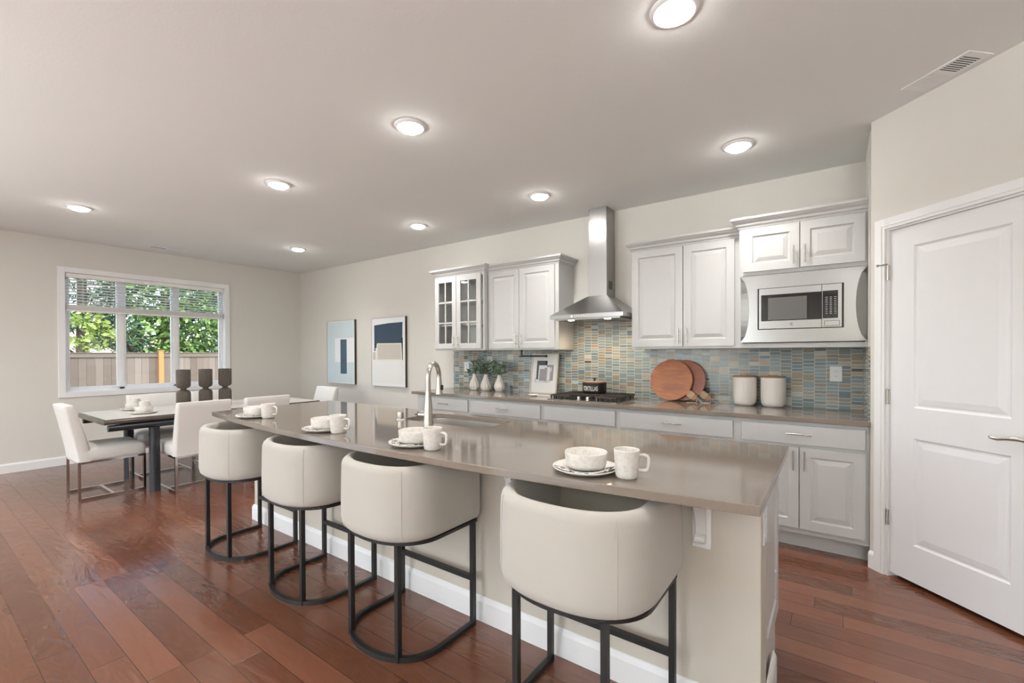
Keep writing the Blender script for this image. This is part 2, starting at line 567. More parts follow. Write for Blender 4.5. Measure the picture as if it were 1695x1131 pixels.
def tag(o, label=None, cat=None, group=None, kind=None):
    if label: o['label'] = label
    if cat: o['category'] = cat
    if group: o['group'] = group
    if kind: o['kind'] = kind
    return o

def thing(name, label, cat, loc=(0, 0, 0), rz=0, group=None, kind=None):
    o = bpy.data.objects.new(name, None)
    COL.objects.link(o)
    o.location = loc
    o.rotation_euler = (0, 0, rz)
    o.empty_display_size = 0.1
    return tag(o, label, cat, group, kind)

def dup(root, loc, rz=None, label=None, group=None):
    r = root.copy()
    COL.objects.link(r)
    r.location = loc
    if rz is not None: r.rotation_euler = (0, 0, rz)
    if label: r['label'] = label
    if group: r['group'] = group
    for ch in list(root.children):
        c = ch.copy(); COL.objects.link(c); c.parent = r
        for g in list(ch.children):
            d = g.copy(); COL.objects.link(d); d.parent = c
    return r

def struct(o):
    o['kind'] = 'structure'
    return o

def rrect(x0, x1, y0, y1, r, n=6):
    pts = []
    for cx, cy, a0 in ((x1 - r, y0 + r, -PI / 2), (x1 - r, y1 - r, 0), (x0 + r, y1 - r, PI / 2), (x0 + r, y0 + r, PI)):
        for k in range(n + 1):
            a = a0 + PI / 2 * k / n
            pts.append((cx + r * math.cos(a), cy + r * math.sin(a)))
    return pts

# ---------------------------------------------------------------- the setting
XE, YB = 2.6, -5.0
struct(MB().box(XL - .15, XE, YB, YK + .1, -0.06, 0).build('floor', M['floor']))
struct(MB().box(XL - .15, XE, YB, YK + .1, H, H + .1).build('ceiling', M['ceiling']))
WY0, WY1, WZ0, WZ1 = 1.262, 3.02, 0.88, 2.342
b = MB()
b.box(XL - .15, XL, YB, -3.7, 0, H).box(XL - .15, XL, -3.7, -1.1, 2.15, H).box(XL - .15, XL, -1.1, WY0, 0, H)
b.box(XL - .15, XL, WY0, WY1, 0, WZ0).box(XL - .15, XL, WY0, WY1, WZ1, H).box(XL - .15, XL, WY1, YK + .1, 0, H)
struct(b.build('wall_window_side', M['wall']))
struct(MB().box(XL, XE, YK, YK + .1, 0, H).build('wall_kitchen', M['wall']))
struct(MB().box(XR, XR + .1, 3.66, YK, 0, H).build('wall_return', M['wall']))
b = MB()
for x0, x1, z0, z1 in ((XL, -4.7, 0, H), (-4.7, -1.9, 0, .4), (-4.7, -1.9, 2.3, H), (-1.9, 1.05, 0, H), (1.05, 2.45, 0, .4), (1.05, 2.45, 2.3, H), (2.45, XE, 0, H)):
    b.box(x0, x1, YB - .1, YB, z0, z1)
struct(b.build('wall_back', M['wall']))

# pantry wall at 45 degrees with its door
PX, PY = XR, 3.535
def pantry(name, mat, bm_, parent=None, bevel=0, **k):
    o = bm_.build(name, mat, parent, (PX, PY, 0) if parent is None else (0, 0, 0), (0, 0, -PI / 4) if parent is None else (0, 0, 0), bevel=bevel, **k)
    return o
D0, D1, DT = 0.10, 0.838, 2.058
b = MB().box(0, D0, 0, .11, 0, H).box(D1, 1.12, 0, .11, 0, H).box(D0, D1, 0, .11, DT, H)
struct(pantry('wall_pantry', M['wall'], b))
ex, ey = PX + 1.12 * Q, PY - 1.12 * Q
struct(MB().box(ex - .01, XE, ey, ey + .1, 0, H).build('wall_hall', M['wall']))
struct(MB().box(XE, XE + .1, YB, YK + .1, 0, H).build('wall_far_side', M['wall']))

prof = [(0, 0), (0, .085), (-.004, .095), (-.012, .1), (-.014, 0)]   # baseboard section: side, up
def base_run(name, pts):
    pr = [(0, 0), (.014, 0), (.014, .085), (.010, .096), (.004, .104), (0, .106)]
    return struct(MB().sweep(pts, pr).build(name, M['trim']))
base_run('baseboard_window_side', [(XL, -1.1, 0), (XL, YK, 0)])
base_run('baseboard_kitchen', [(XL, YK, 0), (-3.9, YK, 0)])
b = MB().sweep([(0, 0, 0), (.036, 0, 0)], [(0, 0), (.014, 0), (.014, .085), (.010, .096), (.004, .104), (0, .106)])
struct(pantry('baseboard_pantry', M['trim'], b))

# door_1: slab, hinges, lever, casing
dr = thing('door_1', 'white two panel interior door with silver hinges in the angled wall', 'door', (PX, PY, 0), -PI / 4, kind='structure')
sw, sh = 0.712, 2.02
b = MB().panel_slab(sw, sh, .035, [(.132, .570, 0.208, .815), (.132, .570, 0.988, 1.906)],
                    [(0.004, .004), (0.010, .008), (.018, .008), (.022, .006), (.052, 0.001)])
b.build('door_panel', M['door'], dr, (.113, .012, .026))
b = MB()
cas = [(0, 0), (.063, 0), (.063, -.010), (.050, -.016), (.016, -.018), (.006, -.014), (0, -.010)]
def casing(mb, x0, x1, zt, w, side):
    pass
b.box(.037, .100, -.017, 0, 0, 2.12).box(.84, .903, -.017, 0, 0, 2.12).box(.10, .84, -.017, 0, 2.057, 2.12)
b.box(.078, .084, -.021, -.017, 0, 2.079).box(.856, .862, -.021, -.017, 0, 2.079).box(.084, .856, -.021, -.017, 2.073, 2.079)
b.build('trim_casing', M['trim'], dr, bevel=.003)
b = MB().box(.100, .112, -.002, .11, 0, 2.058).box(.826, .838, -.002, .11, 0, 2.058).box(.112, .826, -.002, .11, 2.047, 2.058)
b.box(.112, .125, .048, .06, 0, 2.047).box(.813, .826, .048, .06, 0, 2.047).box(.125, .813, .048, .06, 2.034, 2.047)
b.build('jamb', M['trim'], dr)
for z in (1.80, 1.066, .35):
    b = MB().cyl((.107, -.004, z - .045), (.107, -.004, z + .045), .0065, 10).box(.100, .116, -.001, .004, z - .045, z + .045)
    b.lathe([(0, .045), (.004, .05), (0, .054)], (.107, -.004, z), 8)
    hg = b.build('hinge', M['nickel'], dr)
    if z > 1.5:
        MB().cyl((.107, -.006, z + .05), (.085, -.040, z + .045), .004, 8).cyl((.085, -.040, z + .045), (.080, -.048, z + .044), .007, 8).build('door_stop', M['nickel'], hg)
b = MB().lathe([(.032, 0), (.032, .006), (.026, .010), (.012, .014), (.011, .05)], (0, 0, 0), 24).xf(Matrix.Rotation(PI / 2, 4, 'X')).move(.765, .012, .93)
b.tube([(.765, -.038, .93), (.74, -.042, .932), (.70, -.044, .928), (.665, -.044, .920), (.64, -.042, .922), (.633, -.040, .928)],
       [.011, .0105, .009, .008, .008, .007], 10)
b.build('lever_handle', M['nickel'], dr, smooth=True)

# backsplash tile, applied to two walls
b = MB()
b.box(-3.935, -2.218, YK - .008, YK, ZC, 1.365).box(-2.218, -1.474, YK - .008, YK, ZC, 1.642).box(-1.474, XR, YK - .008, YK, ZC, 1.365)
bs = b.build('backsplash', M['tile'])
tag(bs, 'mosaic backsplash of small blue, grey and brown glass tiles along the counter', 'backsplash')
bs = MB().box(XR - .008, XR, 3.548, YK - .008, ZC, 1.365).build('backsplash', M['tile'])
tag(bs, 'narrow strip of the glass mosaic on the wall return by the pantry', 'backsplash')

# window_1
win = thing('window_1', 'three-lite white window over the dining table facing a fence', 'window', (XL, 0, 0), kind='structure')
b = MB()
fx0, fx1 = -.125, -.065
def frame_rect(mb, y0, y1, z0, z1, w, x0, x1):
    mb.box(x0, x1, y0, y0 + w, z0, z1).box(x0, x1, y1 - w, y1, z0, z1).box(x0, x1, y0 + w, y1 - w, z0, z0 + w).box(x0, x1, y0 + w, y1 - w, z1 - w, z1)
frame_rect(b, WY0, WY1, WZ0, WZ1, .032, fx0, fx1)
b.box(fx0, fx1, 1.782, 1.838, WZ0, WZ1).box(fx0, fx1, 2.378, 2.436, WZ0, WZ1)
b.build('window_frame', M['vinyl'], win, bevel=.004)
b = MB()
for y0, y1 in ((WY0 + .032, 1.782), (1.838, 2.378), (2.436, WY1 - .032)):
    frame_rect(b, y0, y1, WZ0 + .032, WZ1 - .032, .022, -.11, -.08)
    MB().box(-.098, -.094, y0 + .02, y1 - .02, WZ0 + .05, WZ1 - .05).build('pane', M['glass'], win)
b.build('sash', M['vinyl'], win, bevel=.003)
MB().box(-.066, -.045, 1.76, 1.80, WZ0 + .034, WZ0 + .05).box(-.055, -.035, 1.70, 1.78, WZ0 + .036, WZ0 + .044).box(-.066, -.05, 2.425, 2.44, 1.5, 1.62).build('latch', M['vinyl'], win)
b = MB()
b.box(-.15, .001, WY0 - .001, WY0 + .006, WZ0, WZ1).box(-.15, .001, WY1 - .006, WY1 + .001, WZ0, WZ1).box(-.15, .001, WY0, WY1, WZ1 - .006, WZ1 + .001).box(-.15, .001, WY0, WY1, WZ0 - .001, WZ0 + .006)
b.build('jamb', M['trim'], win)
b = MB()
frame_rect(b, 1.197, 3.085, .812, 2.405, .066, 0, .017)
b.build('trim_casing', M['trim'], win, bevel=.004)

# unseen windows of the living side; the second back one is added for light
b = MB()
for x0, x1, z0, z1 in ((-4.7, -1.9, .4, 2.3), (1.05, 2.45, .4, 2.3)):
    b.box(x0, x0 + .06, -.1, -.03, z0, z1).box(x1 - .06, x1, -.1, -.03, z0, z1).box(x0, x1, -.1, -.03, z0, z0 + .06).box(x0, x1, -.1, -.03, z1 - .06, z1)
    b.box((x0 + x1) / 2 - .03, (x0 + x1) / 2 + .03, -.1, -.03, z0, z1)
struct(b.build('window_2', M['vinyl'], None, (0, YB, 0)))
b = MB()
frame_rect(b, -3.7, -1.1, 0.0, 2.15, .06, -.12, -.05)
b.box(-.12, -.05, -2.43, -2.37, 0, 2.15)
struct(b.build('window_3', M['vinyl'], None, (XL, 0, 0)))

# blind, half raised
bl = thing('window_blind', 'white horizontal slat blind, half raised, inside the window', 'blind', (XL, 0, 0))
y0, y1 = WY0 + .01, WY1 - .012
MB().box(-.062, -.004, y0, y1, 2.285, 2.334).build('head_rail', M['blind'], bl, bevel=.003)
b = MB()
zz = 2.255
while zz > 1.965:
    b.hexa([(-.058, y0 + .004, zz - .003), (-.010, y0 + .004, zz + .003), (-.010, y1 - .004, zz + .003), (-.058, y1 - .004, zz - .003)],
           [(-.058, y0 + .004, zz), (-.010, y0 + .004, zz + .006), (-.010, y1 - .004, zz + .006), (-.058, y1 - .004, zz)])
    zz -= .036
for k in range(6):
    yy = y0 + .16 + k * (y1 - y0 - .32) / 5
    b.box(-.012, -.0105, yy - .001, yy + .001, 1.94, 2.29).box(-.0575, -.056, yy - .001, yy + .001, 1.94, 2.29)
b.build('slats', M['blind'], bl)
b = MB()
for k in range(9):
    b.box(-.060, -.008, y0 + .003, y1 - .003, 1.885 + k * .0075, 1.890 + k * .0075)
b.box(-.062, -.006, y0, y1, 1.868, 1.884)
b.build('bottom_rail', M['blind'], bl)
b = MB().cyl((-.002, 2.94, 2.29), (-.001, 2.945, 1.72), .004, 8)
b.build('wand', M['blind'], bl)

# ceiling lights
LENSES = (
    (-.535, 1.90, 'round recessed ceiling light over the island end by the pantry door'),
    (-2.13, 1.90, 'recessed ceiling light over the middle of the island, above the sink'),
    (-3.73, 1.90, 'recessed ceiling light over the island end by the dining table'),
    (-.53, 3.385, 'recessed ceiling light in front of the microwave cabinet'),
    (-2.13, 3.405, 'recessed ceiling light in front of the steel range hood'),
    (-3.70, 3.405, 'recessed ceiling light in front of the glass door cabinet'),
    (-5.84, 1.08, 'recessed ceiling light over the dining table end by the tall window edge'),
    (-5.81, 3.21, 'small recessed ceiling light over the far dining end, above two wall pictures'))
proto = None
for x, y, lab in LENSES:
    if proto is None:
        t = proto = thing('recessed_ceiling_light', lab, 'ceiling light', (x, y, H), group='recessed ceiling lights')
        MB().lathe([(.068, -.002), (.072, -.012), (.082, -.014), (.094, -.008), (.098, 0)], seg=40).build('trim_ring', M['trim'], t, smooth=True)
        MB().lathe([(0, -.034), (.035, -.033), (.056, -.028), (.068, -.018), (.071, -.006), (0, -.003)], seg=40).build('lens', M['lens'], t, smooth=True)
        lp = lamp('downlight', 'SPOT', (0, 0, -.045), 85, (1.0, 0.97, 0.93), spot_size=math.radians(128), spot_blend=1.0, shadow_soft_size=.06)
        lp.parent = t
    else:
        dup(proto, (x, y, H), 0, lab)

# ceiling vents
def register(label, p, rz, L, W, n, dark):
    t = thing('ceiling_vent', label, 'vent', p, rz)
    b = MB()
    h, w = L / 2, W / 2
    i, j = h - .034, w - .019
    b.box(-h, h, -w, -j, -.005, 0).box(-h, h, j, w, -.005, 0).box(-h, -i, -j, j, -.005, 0).box(i, h, -j, j, -.005, 0).box(-.012, .012, -j, j, -.005, 0)
    b.build('frame', M['trim'], t, bevel=.0015)
    MB().box(-i, i, -j, j, -.0012, 0).build('backing', M['vent_in'], t)
    b = MB()
    for s in (-1, 1):
        p_ = (i - .012) / n
        for k in range(n + 1):
            x = s * (.012 + p_ * k)
            hw = p_ * (.17 if s == dark else .42)
            b.box(max(-i, x - hw), min(i, x + hw), -j, j, -.0045, -.0015)
    b.build('louvres', M['trim'], t)
    return t
register('white slotted ceiling vent above the pantry door wall', (.452, 3.118, H), -PI / 4, .315, .142, 8, 1)
register('slim white ceiling vent beside the window wall, above the window', (-7.21, 2.18, H), PI / 2, .42, .11, 9, -1)

# ---------------------------------------------------------------- kitchen wall: cabinets
def bar_pull(parent, p, length, vertical, off=.032):
    b = MB()
    x, y, z = p
    if vertical:
        b.cyl((x, y - off, z - length / 2), (x, y - off, z + length / 2), .0055, 12)
        for k in (-1, 1): b.cyl((x, y, z + k * length * .31), (x, y - off, z + k * length * .31), .0045, 8)
    else:
        b.cyl((x - length / 2, y - off, z), (x + length / 2, y - off, z), .0055, 12)
        for k in (-1, 1): b.cyl((x + k * length * .31, y, z), (x + k * length * .31, y - off, z), .0045, 8)
    return b.build('handle', M['nickel'], parent, smooth=True)
RAISED = [(0.003, .003), (0.008, .009), (.016, .009), (.020, .007), (.042, .001)]
def cab_door(parent, x0, x1, z0, z1, y, pull=None, fr=.058):
    w, h = x1 - x0, z1 - z0
    d = MB().panel_slab(w, h, .02, [(fr, w - fr, fr, h - fr)], RAISED).build('door', M['cab'], parent, (x0, y, z0))
    if pull:
        px, pz, ln = pull
        bar_pull(d, (px - x0, 0, pz - z0), ln, True)
    return d
CROWN = [(0, 0), (.006, 0), (.010, .012), (.020, .020), (.024, .034), (.040, .048), (.046, .058), (.052, .060), (.052, .078), (0, .078)]
def crown(parent, x0, x1, y0, y1, z, sides):
    pts = []
    if 'l' in sides: pts.append((x0, y1, z))
    pts += [(x0, y0, z), (x1, y0, z)]
    if 'r' in sides: pts.append((x1, y1, z))
    return MB().sweep(pts, CROWN).build('crown_moulding', M['cab'], parent)

YC = 3.545      # face of lower doors and drawers
def base_unit(label, x0, x1, drawer, doors, pull, end=False):
    t = thing('base_cabinet', label, 'cabinet', (0, 0, 0), group='white base cabinets along the kitchen wall')
    b = MB().box(x0, x1, YC + .02, YK - .001, .115, ZC - .032).box(x0, x1, YC + .095, YC + .115, 0, .115)
    b.build('body', M['cab'], t)
    d0, d1 = drawer
    dw = MB().box(0, d1 - d0, 0, .02, 0, .128).build('drawer', M['cab'], t, (d0, YC, .714), bevel=.003)
    if pull: bar_pull(dw, (pull - d0, 0, .073), .145, False)
    mid = (d0 + d1) / 2
    for (a, c, s) in ((d0, mid - .0035, 1), (mid + .0035, d1, -1)):
        cab_door(t, a, c, .152, .694, YC, ((c - .028) if s > 0 else (a + .028), .61, .13))
    return t
base_unit('white base cabinet at the open end of the counter, narrow drawer on top', -3.90, -3.10, (-3.80, -3.122), True, -3.45)
base_unit('white base cabinet under the white vases, wide drawer with a bar pull', -3.10, -2.20, (-3.075, -2.224), True, -2.65)
base_unit('white base cabinet under the gas cooktop, drawer front without a pull', -2.20, -1.46, (-2.175, -1.484), True, None)
base_unit('white base cabinet under the cutting boards, wide drawer with a bar pull', -1.46, -.56, (-1.44, -.588), True, -1.012)
base_unit('white base cabinet beside the pantry wall, two doors in full view', -.56, XR, (-.532, .165), True, -.184)

# countertop along the wall
b = MB().box(-3.955, XR, 3.52, YK, ZC - .031, ZC)
tag(b.build('kitchen_countertop', M['quartz'], None, bevel=.003), 'long taupe stone countertop along the tiled kitchen wall', 'countertop')

# upper cabinets
def upper(label, x0, x1, z0, z1, yf, doors, crown_z, sides, pulls=True, name='wall_cabinet'):
    t = thing(name, label, 'cabinet', (0, 0, 0), group='white upper cabinets')
    MB().box(x0, x1, yf + .02, YK - .001, z0, z1).build('body', M['cab'], t)
    n = len(doors)
    for k, (a, c, da, dc) in enumerate(doors):
        cab_door(t, a, c, da, dc, yf, ((c - .03) if k == 0 else (a + .03), da + .085, .13))
    crown(t, x0, x1, yf + .02, YK - .001, crown_z, sides)
    return t
upper('white two door upper cabinet between the glass cabinet and the range hood', -3.118, -2.222, 1.368, 2.240, 3.88,
      [(-3.10, -2.693, 1.388, 2.222), (-2.687, -2.262, 1.388, 2.222)], 2.232, 'r')
upper('tall white two door upper cabinet between the range hood and the microwave', -1.470, -.59, 1.366, 2.240, 3.88,
      [(-1.462, -1.026, 1.386, 2.226), (-1.018, -.632, 1.386, 2.226)], 2.234, 'l')
mc = thing('wall_cabinet', 'white short double door cabinet over the built-in microwave', 'cabinet', group='white upper cabinets')
YM = 3.80
b = MB().box(-.588, -.566, YM + .02, YK - .001, 1.366, 2.28).box(.172, XR - .001, YM + .02, YK - .001, 1.366, 2.28)
b.box(-.566, .172, YM + .02, YK - .001, 1.366, 1.40).box(-.566, .172, YM + .02, YK - .001, 1.912, 2.28)
b.build('body', M['cab'], mc)
cab_door(mc, -.557, -.199, 1.94, 2.263, YM, (-.232, 2.03, .13))
cab_door(mc, -.193, .172, 1.94, 2.263, YM, (-.163, 2.03, .13))
crown(mc, -.588, XR - .001, YM + .02, YK - .001, 2.272, 'l')

# glass door cabinet
gc = thing('glass_door_cabinet', 'white upper cabinet with two divided glass doors at the counter end', 'cabinet', group='white upper cabinets')
YG = 3.81
x0, x1, z0, z1 = -3.868, -3.118, 1.368, 2.24
b = MB().box(x0, x0 + .02, YG + .02, YK - .001, z0, z1).box(x1 - .02, x1, YG + .02, YK - .001, z0, z1)
b.box(x0 + .02, x1 - .02, YG + .02, YK - .001, z0, z0 + .02).box(x0 + .02, x1 - .02, YG + .02, YK - .001, z1 - .04, z1)
b.build('body', M['cab'], gc)
MB().box(x0 + .02, x1 - .02, YK - .015, YK - .002, z0 + .02, z1 - .04).build('back_panel', M['cab_in'], gc)
MB().box(x0 + .022, x1 - .022, YG + .06, YK - .016, 1.655, 1.673).box(x0 + .022, x1 - .022, YG + .06, YK - .016, 1.93, 1.948).build('shelf', M['cab_in'], gc)
for a, c, s in ((-3.860, -3.523, 1), (-3.517, -3.157, -1)):
    w, h = c - a, 2.222 - 1.388
    f = .062
    d = MB()
    d.box(0, f, 0, .02, 0, h).box(w - f, w, 0, .02, 0, h).box(f, w - f, 0, .02, 0, f).box(f, w - f, 0, .02, h - f, h)
    d.box(w / 2 - .009, w / 2 + .009, .002, .016, f, h - f)
    for k in (1, 2):
        zz = f + (h - 2 * f) * k / 3
        d.box(f, w - f, .002, .016, zz - .009, zz + .009)
    d = d.build('door', M['cab'], gc, (a, YG, 1.388), bevel=.002)
    MB().box(f - .004, w - f + .004, .008, .011, f - .004, h - f + .004).build('glass_pane', M['glass_c'], d)
    bar_pull(d, (w - .03 if s > 0 else .03, 0, .085), .13, True)
crown(gc, x0, x1, YG + .02, YK - .001, 2.236, 'lr')

# ---------------------------------------------------------------- range hood
hd = thing('range_hood', 'stainless steel chimney range hood on the tiled wall over the cooktop', 'range hood')
cx0, cx1, cyf = -2.215, -1.482, 3.72
kx0, kx1, kyf = -1.955, -1.762, 4.015
b = MB().hexa([(cx0, cyf, 1.692), (cx1, cyf, 1.692), (cx1, YK, 1.692), (cx0, YK, 1.692)],
              [(kx0 - .004, kyf - .004, 1.888), (kx1 + .004, kyf - .004, 1.888), (kx1 + .004, YK, 1.888), (kx0 - .004, YK, 1.888)])
b.box(cx0, cx1, cyf, YK, 1.656, 1.692)
b.build('canopy', M['steel'], hd)
MB().box(kx0, kx1, kyf, YK, 1.886, 2.385).build('chimney', M['steel_v'], hd, bevel=.001)
MB().box(kx0 + .004, kx1 - .004, kyf + .004, YK, 2.385, H - .001).build('chimney_extension', M['steel_v'], hd, bevel=.001)
b = MB()
for k in range(4): b.box(kx1 - .0005, kx1 + .001, kyf + .05 + k * .022, kyf + .062 + k * .022, 1.95, 2.03)
b.build('side_slots', M['slot'], hd)
b = MB().box(cx0 + .04, cx1 - .04, cyf + .03, YK - .03, 1.644, 1.656)
b.build('filter', M['steel'], hd)
b = MB().box(-1.99, -1.97, cyf - .003, cyf, 1.664, 1.684)
for k in range(6): b.lathe([(.005, 0), (.005, .004), (0, .004)], (0, 0, 0), 10) if False else b.box(-1.955 + k * .022, -1.943 + k * .022, cyf - .003, cyf, 1.669, 1.681)
b.build('buttons', M['label_white'], hd)
for x in (-2.03, -1.66):
    MB().lathe([(0, -.004), (.026, -.004), (.03, 0)], (x, 3.80, 1.644), 20).build('lamp', M['hood_lens'], hd)
lamp('hood_light', 'SPOT', (-2.03, 3.90, 1.62), 8, (1.0, 0.80, 0.55), aim=(-2.03, 4.2, .9), spot_size=2.3, spot_blend=.8, shadow_soft_size=.05)
lamp('hood_light', 'SPOT', (-1.66, 3.90, 1.62), 8, (1.0, 0.80, 0.55), aim=(-1.66, 4.12, .9), spot_size=2.3, spot_blend=.8, shadow_soft_size=.03)

# ---------------------------------------------------------------- microwave
mw = thing('microwave', 'built-in stainless microwave with dark window below the short cabinet', 'microwave', (-.577, YM, 1.407))
mW, mH = .577 + XR - .003, .497
ix0, ix1, iz0, iz1 = .117, .635, .092, .398
b = MB()
def bezel(mb, o, i, yo, yi):
    a = [(o[0], yo, o[2]), (o[1], yo, o[2]), (o[1], yo, o[3]), (o[0], yo, o[3])]
    c = [(i[0], yi, i[2]), (i[1], yi, i[2]), (i[1], yi, i[3]), (i[0], yi, i[3])]
    for k in range(4):
        l = (k + 1) % 4
        mb.face([a[k], a[l], c[l], c[k]])
# curved trim kit: sides bow inwards
n = 12
for sgn in (0, 1):
    for k in range(n):
        q0, q1 = k / n, (k + 1) / n
        def P(q, out):
            z = q * mH
            bow = .062 * math.sin(PI * q) ** .5 if 0 < q < 1 else 0
            x = 0 if out else bow
            y = .012 if out else -.012
            if sgn: x = mW - x
            return (x, y, z)
        b.face([P(q0, True), P(q0, False), P(q1, False), P(q1, True)])
# flat inner field from bowed line to opening
for k in range(n):
    q0, q1 = k / n, (k + 1) / n
    for sgn in (0, 1):
        f = lambda q: .062 * math.sin(PI * q) ** .5 if 0 < q < 1 else 0
        xa0, xa1 = f(q0), f(q1)
        xo = ix0
        A = [(xa0, q0), (xo, q0), (xo, q1), (xa1, q1)]
        if sgn: A = [(mW - x if x != xo else ix1, q) for x, q in A]
        b.face([(x, -.012, q * mH) for x, q in A])
b.face([(ix0, -.012, 0), (ix1, -.012, 0), (ix1, -.012, iz0), (ix0, -.012, iz0)])
b.face([(ix0, -.012, iz1), (ix1, -.012, iz1), (ix1, -.012, mH), (ix0, -.012, mH)])
b.box(0, mW, .0, .014, 0, .004).box(0, mW, 0, .014, mH - .004, mH)
b.build('trim_kit', M['steel'], mw, smooth=30)
b = MB().box(ix0, ix1, -.004, .30, iz0, iz1)
b.build('cavity', M['black'], mw)
dx1 = .510
b = MB()
for q in ((ix0 + .012, dx1, iz0 + .006, iz0 + .062), (ix0 + .012, dx1, iz1 - .052, iz1 - .006), (ix0 + .012, ix0 + .026, iz0 + .062, iz1 - .052)):
    b.box(q[0], q[1], -.030, -.004, q[2], q[3])
md = b.build('door', M['steel'], mw)
MB().box(ix0 + .026, dx1, -.027, -.004, iz0 + .062, iz1 - .052).build('window', M['black_gloss'], md)
MB().box(ix0 + .07, dx1 - .085, -.0275, -.026, iz0 + .07, iz1 - .075).build('screen', plain('grey_mesh_screen', srgb(86, 85, 83), .25), md)
bd = MB().lathe([(0, 0), (.0115, 0), (.0115, .002), (0, .002)], (0, 0, 0), 24).xf(Matrix.Rotation(PI / 2, 4, 'X')).move(.335, -.030, iz0 + .034)
bdo = bd.build('badge', M['metal_dark'], md)
def text_mesh(txt, size, sx=1.0):
    cu = bpy.data.curves.new('lettering', 'FONT')
    cu.body = txt
    cu.size = size
    cu.align_x = 'CENTER'
    cu.extrude = .0006
    o = bpy.data.objects.new('lettering', cu)
    COL.objects.link(o)
    dg = bpy.context.evaluated_depsgraph_get()
    me = bpy.data.meshes.new_from_object(o.evaluated_get(dg))
    bpy.data.objects.remove(o)
    bm = bmesh.new()
    bm.from_mesh(me)
    bpy.data.meshes.remove(me)
    bmesh.ops.scale(bm, vec=(sx, 1, 1), verts=bm.verts)
    mb = MB()
    mb.bm.free()
    mb.bm = bm
    return mb
tm = text_mesh('GE', .013, .8).xf(Matrix.Rotation(PI / 2, 4, 'X')).move(.335, -.0328, iz0 + .0295)
tm.tube([(.335 + .0098 * math.cos(a * PI / 12), -.0325, iz0 + .034 + .0098 * math.sin(a * PI / 12)) for a in range(24)], .0007, 6, True)
tm.build('emblem', M['label_white'], md, normals=False)
b = MB().box(dx1 + .003, ix1 - .012, -.030, -.004, iz0 + .006, iz1 - .006)
cp = b.build('control_panel', M['steel'], mw)
MB().box(dx1 + .006, ix1 - .032, -.0315, -.029, iz0 + .066, iz1 - .050).build('keypad', M['black_gloss'], cp)
b = MB()
random.seed(3)
for r in range(11):
    for c in range(3):
        if r == 0: continue
        z = iz1 - .085 - r * .0125
        x = dx1 + .022 + c * .024
        b.box(x, x + .013, -.0322, -.0312, z, z + .0035)
b.build('key_print', M['key'], cp)
MB().box(dx1 + .04, ix1 - .04, -.0322, -.0312, iz1 - .08, iz1 - .058).build('display', plain('dark_display', srgb(14, 15, 16), .1), cp)
b = MB()
for q in ((dx1 + .016, ix1 - .024, iz0 + .014, iz0 + .016), (dx1 + .016, ix1 - .024, iz0 + .048, iz0 + .050), (dx1 + .016, dx1 + .018, iz0 + .014, iz0 + .05), (ix1 - .026, ix1 - .024, iz0 + .014, iz0 + .05)):
    b.box(q[0], q[1], -.0308, -.0298, q[2], q[3])
b.build('open_button', M['slot'], cp)

# ---------------------------------------------------------------- things on the kitchen counter
# outlets
def outlet(label, p, rz):
    t = thing('wall_outlet', label, 'outlet', p, rz)
    MB().box(-.039, .039, -.006, 0, -.058, .058).build('cover_plate', M['plastic'], t, bevel=.003)
    for s in (-1, 1):
        r = MB().prism_y([(x, z + s * .02) for x, z in rrect(-.017, .017, -.014, .014, .008, 4)], -.008, -.006).build('receptacle', M['plastic'], t)
        b = MB().box(-.008, -.006, -.0085, -.0078, s * .02 - .002, s * .02 + .007).box(.005, .007, -.0085, -.0078, s * .02 - .002, s * .02 + .006)
        b.box(-.002, .002, -.0085, -.0078, s * .02 - .009, s * .02 - .005)
        b.build('slots', M['slot'], r)
outlet('white double outlet on the tiles beside the ceramic canisters', (.0175, YK - .008, 1.166), 0)
outlet('white outlet plate on the tiles partly behind the eucalyptus sprigs', (-3.715, YK - .008, 1.168), 0)

# vases with sprigs
def leafy(mb, base, tip, n, rnd, size):
    a, b_ = Vector(base), Vector(tip)
    d = (b_ - a).normalized()
    for k in range(n):
        q = .25 + .75 * k / max(1, n - 1)
        p = a.lerp(b_, q)
        for s in range(2):
            ang = rnd.uniform(0, 2 * PI)
            o = d.orthogonal().normalized()
            side = Matrix.Rotation(ang, 3, d) @ o
            dirn = (side + d * rnd.uniform(.1, .7)).normalized()
            L = size * rnd.uniform(.7, 1.25)
            W = L * rnd.uniform(.34, .5)
            w = dirn.cross(Vector((rnd.uniform(-1, 1), rnd.uniform(-1, 1), rnd.uniform(-.2, 1)))).normalized()
            nn = dirn.cross(w) * (L * .12)
            pts = [p, p + dirn * L * .3 + w * W * .45 + nn, p + dirn * L * .65 + w * W * .45 + nn, p + dirn * L,
                   p + dirn * L * .65 - w * W * .45 + nn, p + dirn * L * .3 - w * W * .45 + nn]
            mid1, mid2 = p + dirn * L * .32, p + dirn * L * .66
            v = [mb.bm.verts.new(x) for x in pts + [mid1, mid2]]
            for f in ((0, 1, 6), (0, 6, 5), (1, 2, 7, 6), (6, 7, 4, 5), (2, 3, 7), (7, 3, 4)):
                mb.bm.faces.new([v[i] for i in f])
VL = ('white twisted-rib vase with leafy sprigs, closest to the outlet plate',
      'white twisted-rib vase with leafy sprigs, middle of the three',
      'white twisted-rib vase with leafy sprigs, closest to the leaning framed print')
